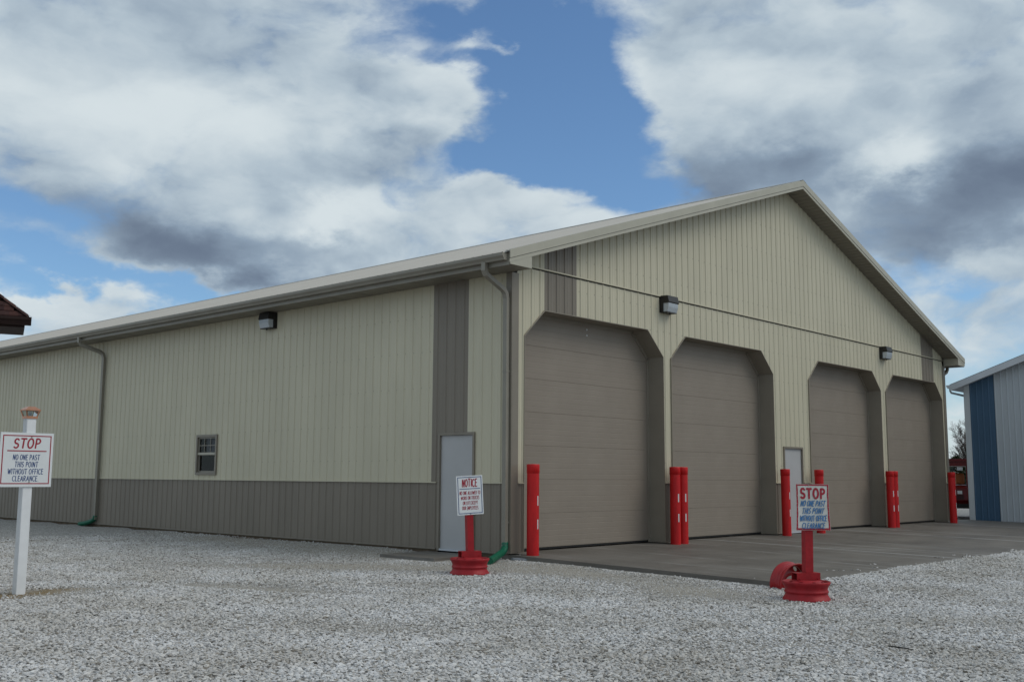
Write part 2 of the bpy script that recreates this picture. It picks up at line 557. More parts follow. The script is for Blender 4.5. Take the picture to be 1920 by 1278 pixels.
def ground_material():
    m = bpy.data.materials.new('crushed_limestone_ground')
    m.use_nodes = True
    nt = m.node_tree; L = nt.links.new
    b = nt.nodes['Principled BSDF']
    b.inputs['Roughness'].default_value = 0.95
    b.inputs['Specular IOR Level'].default_value = 0.2
    tc = nt.nodes.new('ShaderNodeTexCoord')
    vor = nt.nodes.new('ShaderNodeTexVoronoi'); vor.inputs['Scale'].default_value = 34; vor.inputs['Randomness'].default_value = 1
    L(tc.outputs['Object'], vor.inputs['Vector'])
    fine = nt.nodes.new('ShaderNodeTexNoise'); fine.inputs['Scale'].default_value = 42; fine.inputs['Detail'].default_value = 6; fine.inputs['Roughness'].default_value = 0.7
    L(tc.outputs['Object'], fine.inputs['Vector'])
    big = nt.nodes.new('ShaderNodeTexNoise'); big.inputs['Scale'].default_value = 0.8; big.inputs['Detail'].default_value = 6
    L(tc.outputs['Object'], big.inputs['Vector'])
    sep = nt.nodes.new('ShaderNodeSeparateColor'); L(vor.outputs['Color'], sep.inputs[0])
    r1 = nt.nodes.new('ShaderNodeValToRGB')
    r1.color_ramp.elements[0].color = (0.17, 0.165, 0.155, 1); r1.color_ramp.elements[1].color = (0.46, 0.45, 0.435, 1)
    L(sep.outputs[0], r1.inputs[0])
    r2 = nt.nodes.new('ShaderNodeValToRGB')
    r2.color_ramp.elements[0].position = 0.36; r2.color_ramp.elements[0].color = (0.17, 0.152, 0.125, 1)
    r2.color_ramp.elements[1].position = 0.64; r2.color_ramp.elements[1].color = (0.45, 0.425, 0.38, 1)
    L(fine.outputs['Fac'], r2.inputs[0])
    at = nt.nodes.new('ShaderNodeAttribute'); at.attribute_name = 'packed'  # fines colour, with the wall-foot shade and ridge shadow painted in
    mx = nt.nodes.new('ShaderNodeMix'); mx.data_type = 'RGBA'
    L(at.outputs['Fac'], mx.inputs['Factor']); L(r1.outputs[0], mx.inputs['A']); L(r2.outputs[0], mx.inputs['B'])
    at2 = nt.nodes.new('ShaderNodeAttribute'); at2.attribute_name = 'dirt'
    mx2 = nt.nodes.new('ShaderNodeMix'); mx2.data_type = 'RGBA'
    mx2.inputs['B'].default_value = (0.21, 0.155, 0.085, 1)
    L(at2.outputs['Fac'], mx2.inputs['Factor']); L(mx.outputs['Result'], mx2.inputs['A'])
    L(mx2.outputs['Result'], b.inputs['Base Color'])
    ad = nt.nodes.new('ShaderNodeMath'); ad.operation = 'MULTIPLY_ADD'; ad.inputs[1].default_value = -0.9
    L(vor.outputs['Distance'], ad.inputs[0]); L(fine.outputs['Fac'], ad.inputs[2])
    bp = nt.nodes.new('ShaderNodeBump'); bp.inputs['Distance'].default_value = 0.012; bp.inputs['Strength'].default_value = 0.8
    L(ad.outputs[0], bp.inputs['Height']); L(bp.outputs[0], b.inputs['Normal'])
    return m

def dirt_mask(x, y):
    n = fbm2(x * 4.5, y * 4.5, 31)
    c = np.zeros_like(np.asarray(x, float))
    for (cx, cy, rx, ry, a) in ((-7.55, 1.25, 0.55, 0.22, 1.3), (-6.9, 1.5, 0.5, 0.18, 0.7), (-6.75, 0.75, 0.3, 0.10, 0.7), (-7.9, 1.05, 0.4, 0.3, 1.2), (-0.2, 14.6, 0.3, 0.3, 0.8)):
        c = c + a * np.exp(-((x - cx) / rx) ** 2 - ((y - cy) / ry) ** 2)
    return np.clip((c - 0.30 + 0.35 * n * np.clip(c * 2, 0, 1)) * 1.6, 0, 1)

def build_ground():
    rad = [0.0] + list(np.geomspace(1.0, 40, 150)) + list(np.geomspace(44, 3500, 40))
    na = 300
    ang = np.linspace(0, 2 * PI, na, endpoint=False)
    R_, A_ = np.meshgrid(np.array(rad[1:]), ang, indexing='ij')
    X = CAM.x + R_ * np.cos(A_); Y = CAM.y + R_ * np.sin(A_)
    X = np.concatenate([[CAM.x], X.ravel()]); Y = np.concatenate([[CAM.y], Y.ravel()])
    Z = ground_h(X, Y)
    nr = len(rad) - 1
    f = []
    for j in range(na):
        f.append((0, 1 + j, 1 + (j + 1) % na))
    for i in range(nr - 1):
        for j in range(na):
            k = (j + 1) % na
            f.append((1 + i * na + j, 1 + (i + 1) * na + j, 1 + (i + 1) * na + k, 1 + i * na + k))
    me = bpy.data.meshes.new('ground')
    me.from_pydata(np.stack([X, Y, Z], 1).tolist(), [], f)
    me.polygons.foreach_set('use_smooth', [True] * len(f))
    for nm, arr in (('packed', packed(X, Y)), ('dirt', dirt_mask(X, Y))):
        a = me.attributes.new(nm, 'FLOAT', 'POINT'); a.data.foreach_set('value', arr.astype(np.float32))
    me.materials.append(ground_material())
    o = bpy.data.objects.new('ground', me); COL.objects.link(o)
    tag(o, 'pale crushed limestone yard with packed wheel tracks', kind='structure')
build_ground()

def stone_material():
    m = bpy.data.materials.new('limestone_chips')
    m.use_nodes = True
    nt = m.node_tree; L = nt.links.new
    b = nt.nodes['Principled BSDF']
    b.inputs['Roughness'].default_value = 0.9
    b.inputs['Specular IOR Level'].default_value = 0.25
    oi = nt.nodes.new('ShaderNodeObjectInfo')
    r = nt.nodes.new('ShaderNodeValToRGB')
    els = r.color_ramp.elements
    els[0].position = 0.0; els[0].color = (0.17, 0.16, 0.15, 1)
    els[1].position = 1.0; els[1].color = (0.66, 0.655, 0.64, 1)
    for p, c in ((0.06, (0.30, 0.275, 0.24)), (0.14, (0.41, 0.395, 0.37)), (0.35, (0.49, 0.485, 0.48)), (0.75, (0.58, 0.575, 0.57)), (0.93, (0.64, 0.625, 0.60))):
        e = els.new(p); e.color = (*c, 1)
    L(oi.outputs['Random'], r.inputs[0])
    # patches where the chips are dusty, or washed clean
    ge = nt.nodes.new('ShaderNodeNewGeometry')
    n = nt.nodes.new('ShaderNodeTexNoise'); n.inputs['Scale'].default_value = 0.75; n.inputs['Detail'].default_value = 5; n.inputs['Roughness'].default_value = 0.62
    L(ge.outputs['Position'], n.inputs['Vector'])
    r2 = nt.nodes.new('ShaderNodeValToRGB')
    r2.color_ramp.elements[0].position = 0.34; r2.color_ramp.elements[0].color = (0.80, 0.775, 0.735, 1)
    r2.color_ramp.elements[1].position = 0.62; r2.color_ramp.elements[1].color = (1.06, 1.06, 1.07, 1)
    L(n.outputs['Fac'], r2.inputs[0])
    mx = nt.nodes.new('ShaderNodeMix'); mx.data_type = 'RGBA'; mx.blend_type = 'MULTIPLY'; mx.inputs['Factor'].default_value = 1.0
    L(r.outputs[0], mx.inputs['A']); L(r2.outputs[0], mx.inputs['B'])
    L(mx.outputs['Result'], b.inputs['Base Color'])
    return m

def build_gravel():
    # scatter sheet over the loose stone in view and a margin beside it
    a0 = math.atan2(0.67, 0.732)
    rr = np.geomspace(4.5, 27, 150); aa = np.linspace(a0 - 0.66, a0 + 0.70, 180)
    R_, A_ = np.meshgrid(rr, aa, indexing='ij')
    X = CAM.x + R_ * np.cos(A_); Y = CAM.y + R_ * np.sin(A_)
    Z = ground_h(X, Y)
    pk = packed(X, Y)
    clump = np.clip(0.5 + 0.5 * fbm2(X * 3.1, Y * 3.1, 41), 0, 1)
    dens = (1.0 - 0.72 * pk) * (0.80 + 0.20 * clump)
    dens = np.where(dirt_mask(X, Y) > 0.3, dens * 0.25, dens)
    wob = 0.10 * fbm2(X * 1.7, Y * 0.4, 9) + 0.05 * fbm2(X * 6, Y * 6, 12)
    wall = (X > -0.03) & (Y > -0.02)
    slab = (X > -0.02) & (Y > -5.10 - wob) & (Y <= 0.4)
    slab2 = (X > 22.2)
    stray = slab & ((Y < -4.55 - wob) | (X < 0.45)) & (rng.random(X.shape) < 0.5)
    Z = np.where(slab, 0.03 + 0.02 * np.minimum(Y, 0) + 0.002, Z)
    stoop = (X > -1.17) & (X < 0.05) & (Y > 0.62) & (Y < 2.02)
    dens = np.where(wall | slab | slab2 | stoop, 0.0, dens)
    dens = np.where(stray & ~wall, 0.035, dens)
    dens *= np.clip((27 - R_) / 6, 0, 1)
    ni, nj = R_.shape
    idx = np.arange(ni * nj).reshape(ni, nj)
    f = np.stack([idx[:-1, :-1], idx[1:, :-1], idx[1:, 1:], idx[:-1, 1:]], -1).reshape(-1, 4)
    zf = Z.ravel()[f]
    keep = (dens.ravel()[f].min(1) > 0.0) & ((zf.max(1) - zf.min(1)) < 0.05)
    me = bpy.data.meshes.new('gravel')
    me.from_pydata(np.stack([X.ravel(), Y.ravel(), Z.ravel()], 1).tolist(), [], f[keep].tolist())
    a = me.attributes.new('dens', 'FLOAT', 'POINT'); a.data.foreach_set('value', dens.ravel().astype(np.float32))
    a = me.attributes.new('size', 'FLOAT', 'POINT'); a.data.foreach_set('value', (1.0 - 0.55 * pk.ravel()).astype(np.float32))
    ms = stone_material()
    me.materials.append(ms)
    o = bpy.data.objects.new('gravel', me); COL.objects.link(o)
    tag(o, 'loose pale limestone chips covering the yard', 'gravel', kind='stuff')
    ng = bpy.data.node_groups.new('gravel_scatter', 'GeometryNodeTree')
    ng.interface.new_socket('Geometry', in_out='INPUT', socket_type='NodeSocketGeometry')
    ng.interface.new_socket('Geometry', in_out='OUTPUT', socket_type='NodeSocketGeometry')
    N = ng.nodes.new; L = ng.links.new
    gi = N('NodeGroupInput'); go = N('NodeGroupOutput')
    dp = N('GeometryNodeDistributePointsOnFaces'); dp.distribute_method = 'RANDOM'
    na = N('GeometryNodeInputNamedAttribute'); na.data_type = 'FLOAT'; na.inputs['Name'].default_value = 'dens'
    mu = N('ShaderNodeMath'); mu.operation = 'MULTIPLY'; mu.inputs[1].default_value = 1750.0
    L(na.outputs['Attribute'], mu.inputs[0]); L(mu.outputs[0], dp.inputs['Density']); L(gi.outputs[0], dp.inputs['Mesh'])
    jo = N('GeometryNodeJoinGeometry')
    for k in range(6):
        ico = N('GeometryNodeMeshIcoSphere'); ico.inputs['Radius'].default_value = 1.0; ico.inputs['Subdivisions'].default_value = 1
        rv = N('FunctionNodeRandomValue'); rv.data_type = 'FLOAT_VECTOR'
        rv.inputs[0].default_value = (-0.42, -0.42, -0.42); rv.inputs[1].default_value = (0.42, 0.42, 0.42)
        rv.inputs['Seed'].default_value = 100 + k * 13
        sp = N('GeometryNodeSetPosition'); L(ico.outputs['Mesh'], sp.inputs['Geometry']); L(rv.outputs[0], sp.inputs['Offset'])
        sm = N('GeometryNodeSetMaterial'); sm.inputs['Material'].default_value = ms; L(sp.outputs[0], sm.inputs['Geometry'])
        ti = N('GeometryNodeGeometryToInstance'); L(sm.outputs[0], ti.inputs[0]); L(ti.outputs[0], jo.inputs[0])
    ip = N('GeometryNodeInstanceOnPoints'); ip.inputs['Pick Instance'].default_value = True
    L(jo.outputs[0], ip.inputs['Instance'])
    # bury / lift the chips a little so they lie in a heap rather than on a plane
    rz = N('FunctionNodeRandomValue'); rz.data_type = 'FLOAT_VECTOR'
    rz.inputs[0].default_value = (0, 0, -0.008); rz.inputs[1].default_value = (0, 0, 0.009); rz.inputs['Seed'].default_value = 5
    sp2 = N('GeometryNodeSetPosition'); L(dp.outputs['Points'], sp2.inputs['Geometry']); L(rz.outputs[0], sp2.inputs['Offset'])
    L(sp2.outputs[0], ip.inputs['Points'])
    rr_ = N('FunctionNodeRandomValue'); rr_.data_type = 'FLOAT_VECTOR'
    rr_.inputs[0].default_value = (-0.45, -0.45, 0); rr_.inputs[1].default_value = (0.45, 0.45, 6.283); rr_.inputs['Seed'].default_value = 6
    L(rr_.outputs[0], ip.inputs['Rotation'])
    rs = N('FunctionNodeRandomValue'); rs.data_type = 'FLOAT_VECTOR'
    rs.inputs[0].default_value = (0.009, 0.009, 0.005); rs.inputs[1].default_value = (0.029, 0.025, 0.013); rs.inputs['Seed'].default_value = 8
    ns = N('GeometryNodeInputNamedAttribute'); ns.data_type = 'FLOAT'; ns.inputs['Name'].default_value = 'size'
    vs = N('ShaderNodeVectorMath'); vs.operation = 'SCALE'
    L(rs.outputs[0], vs.inputs[0]); L(ns.outputs['Attribute'], vs.inputs['Scale'])
    L(vs.outputs[0], ip.inputs['Scale'])
    L(ip.outputs[0], go.inputs[0])
    md = o.modifiers.new('scatter', 'NODES'); md.node_group = ng
build_gravel()

# ------------------------------------------------------------------ concrete apron
JOINTS = (0.0, 6.38, 12.55, 18.75, 25.0)
def concrete_material(name, joints, seed):
    m = bpy.data.materials.new(name)
    m.use_nodes = True
    nt = m.node_tree; L = nt.links.new
    b = nt.nodes['Principled BSDF']
    b.inputs['Specular IOR Level'].default_value = 0.45
    tc = nt.nodes.new('ShaderNodeTexCoord')
    def noise(scale, detail, st=(1, 1, 1)):
        mp = nt.nodes.new('ShaderNodeMapping'); mp.inputs['Scale'].default_value = st; mp.inputs['Location'].default_value = (seed, seed * 2, 0)
        L(tc.outputs['Object'], mp.inputs[0])
        n = nt.nodes.new('ShaderNodeTexNoise'); n.inputs['Scale'].default_value = scale; n.inputs['Detail'].default_value = detail; n.inputs['Roughness'].default_value = 0.65
        L(mp.outputs[0], n.inputs['Vector']); return n.outputs['Fac']
    blot = noise(0.9, 7, (0.6, 1.0, 1)); grain = noise(70, 4); streak = noise(1.6, 6, (2.6, 0.22, 1)); broom = noise(60, 2, (0.06, 1.0, 1))
    r = nt.nodes.new('ShaderNodeValToRGB')
    r.color_ramp.elements[0].position = 0.30; r.color_ramp.elements[0].color = (0.088, 0.078, 0.067, 1)
    r.color_ramp.elements[1].position = 0.74; r.color_ramp.elements[1].color = (0.172, 0.156, 0.136, 1)
    L(blot, r.inputs[0])
    # dry, dusty wheel streaks
    sr = nt.nodes.new('ShaderNodeMapRange'); sr.interpolation_type = 'SMOOTHSTEP'
    sr.inputs['From Min'].default_value = 0.52; sr.inputs['From Max'].default_value = 0.74; sr.inputs['To Max'].default_value = 0.75
    L(streak, sr.inputs['Value'])
    fac = sr.outputs[0]
    if joints:
        sx = nt.nodes.new('ShaderNodeSeparateXYZ'); L(tc.outputs['Object'], sx.inputs[0])
        for jx, w, off in joints:
            wob = nt.nodes.new('ShaderNodeMath'); wob.operation = 'MULTIPLY_ADD'; wob.inputs[1].default_value = 0.12; L(streak, wob.inputs[0]); L(sx.outputs[0], wob.inputs[2])
            d = nt.nodes.new('ShaderNodeMath'); d.operation = 'SUBTRACT'; L(wob.outputs[0], d.inputs[0]); d.inputs[1].default_value = jx + 0.06 + off
            ab = nt.nodes.new('ShaderNodeMath'); ab.operation = 'ABSOLUTE'; L(d.outputs[0], ab.inputs[0])
            mr = nt.nodes.new('ShaderNodeMapRange'); mr.interpolation_type = 'SMOOTHSTEP'
            mr.inputs['From Min'].default_value = w; mr.inputs['From Max'].default_value = w * 0.25; mr.inputs['To Max'].default_value = 1.0
            L(ab.outputs[0], mr.inputs['Value'])
            gm = nt.nodes.new('ShaderNodeMath'); gm.operation = 'MULTIPLY'; L(mr.outputs[0], gm.inputs[0])
            g2 = nt.nodes.new('ShaderNodeMapRange'); g2.inputs['From Min'].default_value = 0.2; g2.inputs['From Max'].default_value = 0.45; L(blot, g2.inputs['Value']); L(g2.outputs[0], gm.inputs[1])
            mxm = nt.nodes.new('ShaderNodeMath'); mxm.operation = 'MAXIMUM'; L(fac, mxm.inputs[0]); L(gm.outputs[0], mxm.inputs[1])
            fac = mxm.outputs[0]
    mx = nt.nodes.new('ShaderNodeMix'); mx.data_type = 'RGBA'
    mx.inputs['B'].default_value = (0.29, 0.285, 0.275, 1)
    L(fac, mx.inputs['Factor']); L(r.outputs[0], mx.inputs['A'])
    L(mx.outputs['Result'], b.inputs['Base Color'])
    rr = nt.nodes.new('ShaderNodeMapRange'); rr.inputs['To Min'].default_value = 0.42; rr.inputs['To Max'].default_value = 0.80
    L(blot, rr.inputs['Value']); L(rr.outputs[0], b.inputs['Roughness'])
    ad = nt.nodes.new('ShaderNodeMath'); ad.operation = 'ADD'; L(grain, ad.inputs[0]); L(broom, ad.inputs[1])
    bp = nt.nodes.new('ShaderNodeBump'); bp.inputs['Distance'].default_value = 0.0025; L(ad.outputs[0], bp.inputs['Height']); L(bp.outputs[0], b.inputs['Normal'])
    return m
m_conc = concrete_material('damp_broomed_concrete', [(6.38, 0.10, 0.0), (7.6, 0.05, 0.05), (12.55, 0.12, 0.0), (14.2, 0.06, 0.0), (18.75, 0.1, 0)], 3.0)
m_conc2 = concrete_material('stoop_concrete', [], 9.0)

def build_apron():
    b = MB()
    b.box(0.05, 30.0, -5.3, 0.6, -0.30, -0.20)
    root = b.build('concrete_apron', m_conc2, label='damp grey concrete apron in front of the big doors', kind='structure')
    for k in range(len(JOINTS) - 1):
        x0, x1 = JOINTS[k] + (0.006 if k else 0.0), JOINTS[k + 1] - 0.006
        y0, y1, ym = -5.28 - 0.05 * k, 0.42, -0.05
        if k == 3: x1 = 22.28
        g = MB()
        rows = []
        for y in (y0, ym, y1):
            rows.append([(x0, y, apron_z(y)), (x1, y, apron_z(y))])
        g.grid(rows, smooth=False)
        g.face([(x0, y0, apron_z(y0)), (x1, y0, apron_z(y0)), (x1, y0, -0.28), (x0, y0, -0.28)])
        for x in (x0, x1):
            g.face([(x, y0, apron_z(y0)), (x, ym, apron_z(ym)), (x, y1, apron_z(y1)), (x, y1, -0.28), (x, y0, -0.28)])
        g.build('concrete_slab', m_conc, root)
build_apron()
b = MB()
b.box(-1.15, -0.035, 0.64, 2.0, -0.16, -0.004)
b.build('door_stoop', m_conc2, label='small dark concrete stoop under the grey side door', kind='structure')

# ------------------------------------------------------------------ the garage
G = empty('metal_garage', (0, 0, 0), label='long cream steel garage with taupe wainscot and four big doors under one gable', cat='garage')
W_, L_ = 20.1, 66.0
RIDGE_X, RIDGE_Z, SLOPE = 10.05, 8.55, 0.3286
def roof_z(x): return RIDGE_Z - SLOPE * abs(x - RIDGE_X)
def rake_z(x): return roof_z(x) - 0.185
EAVE_Z = 4.85
WAIN = 1.215
DOORS = ((0.31, 4.55), (4.85, 9.10), (10.92, 15.20), (15.56, 19.79))
def door_top(x):
    for a, c in DOORS:
        if a < x < c:
            e = min(x - a, c - x)
            return 3.76 + 0.505 * min(1.0, e / 0.54)
    return None
WD = (9.54, 10.50, 2.08)     # walk door in the gable

def rib_depth(t):
    """outward offset of 9-inch ribbed steel at distance t from a rib centre"""
    a = abs(t)
    if a < 0.010: return 0.017
    if a < 0.027: return 0.017 * (0.027 - a) / 0.017
    if abs(a - 0.075) < 0.005: return 0.003
    return 0.0

def sheet_knots(x0, x1, r0, pitch=0.2285):
    ks = {x0, x1}
    k = math.floor((x0 - r0) / pitch) - 1
    while r0 + k * pitch < x1 + pitch:
        c = r0 + k * pitch
        for o in (-0.080, -0.0751, -0.0699, -0.027, -0.010, 0.010, 0.027, 0.0699, 0.0751, 0.080):
            if x0 < c + o < x1: ks.add(c + o)
        k += 1
    return ks

def ribbed_sheet(x0, x1, lo, hi, place, r0, extra=(), pitch=0.2285):
    """one steel sheet as vertical strips between knots; lo/hi give the height span at (x, side)"""
    ks = sorted(sheet_knots(x0, x1, r0, pitch) | {e for e in extra if x0 < e < x1})
    g = MB()
    for a, c in zip(ks[:-1], ks[1:]):
        if c - a < 1e-5: continue
        e = 1e-5
        la, lc, ha, hc = lo(a + e), lo(c - e), hi(a + e), hi(c - e)
        if la is None or lc is None or max(ha - la, hc - lc) < 1e-3: continue
        da = rib_depth(((a - r0 + pitch / 2) % pitch) - pitch / 2); dc = rib_depth(((c - r0 + pitch / 2) % pitch) - pitch / 2)
        g.face([place(a, da, la), place(c, dc, lc), place(c, dc, max(hc, lc)), place(a, da, max(ha, la))])
    return g

gable_place = lambda x, d, z: (x, -d, z)
side_place = lambda y, d, z: (-d, y, z)
gx = [0.13, 0.86] + [1.78 + 0.9183 * k for k in range(19)] + [19.24, 19.97]
dk = []
for a, c in DOORS: dk += [a, a + 0.54, c - 0.54, c]
dk += [WD[0], WD[1], 10.05]
P9 = 0.9183 / 4
R0G = 0.86 + P9 / 2
def lo_wall(x):
    t = door_top(x)
    if t: return t
    if WD[0] < x < WD[1]: return WD[2]
    return WAIN + 0.012
TRIM_Z = 4.995
for i in range(len(gx) - 1):
    x0, x1 = gx[i], gx[i + 1]
    brown = (abs(x0 - 0.86) < .01) or (abs(x1 - 19.24) < .01)
    mt = m_taupe if brown else m_cream
    lab = 'taupe accent sheet' if brown else None
    g = ribbed_sheet(x0, x1, lo_wall, lambda x: TRIM_Z - 0.014, gable_place, R0G, dk, P9)
    if g.f: g.build('siding_sheet', mt, G, label=lab)
    g = ribbed_sheet(x0, x1, lambda x: TRIM_Z + 0.03, rake_z, gable_place, R0G, dk, P9)
    if g.f: g.build('gable_sheet', mt, G, label=lab)
    g = ribbed_sheet(x0, x1, lambda x: None if (door_top(x) or WD[0] < x < WD[1]) else 0.07, lambda x: WAIN, gable_place, R0G, dk, P9)
    if g.f: g.build('wainscot_sheet', m_taupe, G)

# long side wall: sheets with the walk door and the window cut out
SD = (0.85, 1.77, 2.105)
WN = (9.08, 9.95, 1.33, 2.25)
sy = [0.09, 1.05, 1.966] + [1.966 + 0.9144 * k for k in range(1, 75)]
sy = [y for y in sy if y < L_ - 0.2] + [L_ - 0.13]
P9S = 0.9144 / 4
R0S = 1.05 + P9S / 2
def lo_side(y):
    if SD[0] < y < SD[1]: return SD[2]
    return WAIN + 0.012
for i in range(len(sy) - 1):
    y0, y1 = sy[i], sy[i + 1]
    brown = abs(y0 - 1.05) < .01
    mt = m_taupe if brown else m_cream
    has_w = y0 < WN[1] and y1 > WN[0]
    ex = (SD[0], SD[1], WN[0], WN[1])
    if not has_w:
        g = ribbed_sheet(y0, y1, lo_side, lambda y: EAVE_Z, side_place, R0S, ex, P9S)
    else:
        g = ribbed_sheet(y0, y1, lo_side, lambda y: WN[2] if WN[0] < y < WN[1] else EAVE_Z, side_place, R0S, ex, P9S)
        g2 = ribbed_sheet(y0, y1, lambda y: WN[3] if WN[0] < y < WN[1] else None, lambda y: EAVE_Z, side_place, R0S, ex, P9S)
        o = len(g.v); g.v += g2.v; g.f += [tuple(k + o for k in f) for f in g2.f]; g.sm += g2.sm
    g.build('siding_sheet', mt, G, label='taupe accent sheet' if brown else None)
    g = ribbed_sheet(y0, y1, lambda y: None if SD[0] < y < SD[1] else 0.055, lambda y: WAIN, side_place, R0S, ex, P9S)
    if g.f: g.build('wainscot_sheet', m_taupe, G)

# skirt boards, plain hidden walls, wall core
b = MB()
b.box(0.005, 0.04, 1.80, L_, -0.16, 0.06); b.box(0.005, 0.04, 0.05, 0.82, -0.16, 0.06)
b.build('skirt_board', m_wood, G)
b = MB()
b.box(W_ - 0.02, W_, 0.13, L_, -0.1, EAVE_Z)
b.prism([(0.03, L_, -0.1), (W_ - .03, L_, -0.1), (W_ - .03, L_, EAVE_Z), (RIDGE_X, L_, rake_z(RIDGE_X)), (0.03, L_, EAVE_Z)], (0, -0.02, 0))
b.build('rear_wall', m_cream, G)

# trims: corners, wainscot cap, transition line, base angle
def corner(x, y, sx, sy_):
    g = MB()
    t = 0.024
    g.box(min(x, x + sx * 0.15), max(x, x + sx * 0.15), *sorted((y - sy_ * 0.026, y - sy_ * 0.002)), 0.05, EAVE_Z - 0.004)
    g.box(*sorted((x - sx * 0.026, x - sx * 0.002)), *sorted((y - sy_ * 0.026, y + sy_ * 0.11)), 0.05, EAVE_Z - 0.004)
    g.build('corner_trim', m_trim, G)
corner(0, 0, 1, 1)
corner(W_, 0, -1, 1)
b = MB()
b.box(0.152, W_ - 0.152, -0.034, 0.0, TRIM_Z + 0.008, TRIM_Z + 0.029)
b.build('transition_trim', m_cream, G)
b = MB(); b.box(0.152, W_ - 0.152, 0.001, 0.010, TRIM_Z - 0.02, TRIM_Z + 0.0075); b.build('flashing_shade_strip', m_rubber, G)  # black strip set in as the shadow line below the flashing
def cap_trim(segs, side):
    g = MB()
    for a, c in segs:
        if side: g.box(-0.036, 0.0, a, c, WAIN - 0.004, WAIN + 0.014)
        else: g.box(a, c, -0.036, 0.0, WAIN - 0.004, WAIN + 0.014)
    return g
segs = [(0.152, 0.30), (4.562, 4.838), (9.112, WD[0] - 0.03), (WD[1] + 0.03, 10.908), (15.212, 15.548), (19.802, 19.948)]
for sg in segs:
    cap_trim([sg], False).build('wainscot_cap', m_cream, G)
    b = MB(); b.box(sg[0], sg[1], -0.034, 0.0, 0.052, 0.072); b.build('base_trim', m_trim, G)
for sg in ((0.152, SD[0] - 0.04), (SD[1] + 0.04, L_ - 0.14)):
    cap_trim([sg], True).build('wainscot_cap', m_cream, G)
    b = MB(); b.box(-0.034, 0.0, sg[0], sg[1], 0.035, 0.055); b.build('base_trim', m_trim, G)

# screw rows (too small to pick apart)
b = MB()
for z in (1.62, 2.28, 2.95, 3.62, 4.28, 4.75, 5.35, 6.0, 6.65, 7.3):
    x = 0.86 + P9 * 0.32
    while x < 19.9:
        t = door_top(x) or (WD[2] if WD[0] < x < WD[1] else 0)
        if z > t + 0.08 and z < rake_z(x) - 0.1:
            j = random.uniform(-.008, .008)
            b.box(x - 0.006, x + 0.006, -0.006, -0.0005, z + j - 0.006, z + j + 0.006)
        x += P9
for z in (1.62, 2.28, 2.95, 3.62, 4.28):
    y = 1.05 + P9S * 0.32
    while y < 30:
        if not (WN[0] - .06 < y < WN[1] + .06 and z < 2.4) and not (SD[0] - .05 < y < SD[1] + .05 and z < 2.2):
            j = random.uniform(-.008, .008)
            b.box(-0.006, -0.0005, y - 0.006, y + 0.006, z + j - 0.006, z + j + 0.006)
        y += P9S
b.build('siding_screw', m_screw, G, kind='stuff')

# roof: near slope in ribbed sheets, far slope one sheet, ridge cap
ex0, ex1 = -0.62, RIDGE_X
ry = [-0.455 + 0.9144 * k for k in range(80)]
ry = [y for y in ry if y < L_ + 0.3] + [L_ + 0.45]
nz = Vector((-SLOPE, 0, 1)).normalized()
closure = MB()
for i in range(len(ry) - 1):
    y0, y1 = ry[i], ry[i + 1]
    r0 = -0.455 + P9S / 2
    ks = sorted(sheet_knots(y0, y1, r0, P9S))
    g = MB()
    top, bot = [], []
    for y in ks:
        d = rib_depth(((y - r0 + P9S / 2) % P9S) - P9S / 2)
        top.append((ex1 - nz.x * 0, y, roof_z(ex1) + d)); bot.append((ex0, y, roof_z(ex0) + d))
    g.grid([bot, top], smooth=False)
    # the cut ends of the ribs over the gutter
    g.build('roof_sheet', m_roof, G)
    closure.face([(ex0 + .004, ks[0], roof_z(ex0) - 0.006)] + [(p[0] + .004, p[1], p[2] + .0005) for p in bot] + [(ex0 + .004, ks[-1], roof_z(ex0) - 0.006)])
closure.build('closure_strip', m_rubber, G)
b = MB()
b.face([(RIDGE_X, -0.455, RIDGE_Z), (RIDGE_X, L_ + .45, RIDGE_Z), (W_ + 0.62, L_ + .45, roof_z(W_ + .62)), (W_ + .62, -0.455, roof_z(W_ + .62))])
b.build('roof_sheet', m_roof, G)
b = MB()
for s in (-1, 1):
    b.face([(RIDGE_X, -0.47, RIDGE_Z + 0.045), (RIDGE_X, L_ + .46, RIDGE_Z + 0.045), (RIDGE_X + s * 0.16, L_ + .46, RIDGE_Z + 0.045 - 0.16 * SLOPE), (RIDGE_X + s * 0.16, -0.47, RIDGE_Z + 0.045 - 0.16 * SLOPE)])
    b.face([(RIDGE_X + s * 0.16, L_ + .46, RIDGE_Z + 0.045 - 0.16 * SLOPE), (RIDGE_X + s * 0.16, -0.47, RIDGE_Z + 0.045 - 0.16 * SLOPE), (RIDGE_X + s * 0.165, -0.47, RIDGE_Z - 0.165 * SLOPE + .004), (RIDGE_X + s * 0.165, L_ + .46, RIDGE_Z - 0.165 * SLOPE + .004)])
b.build('ridge_cap', m_roof, G)

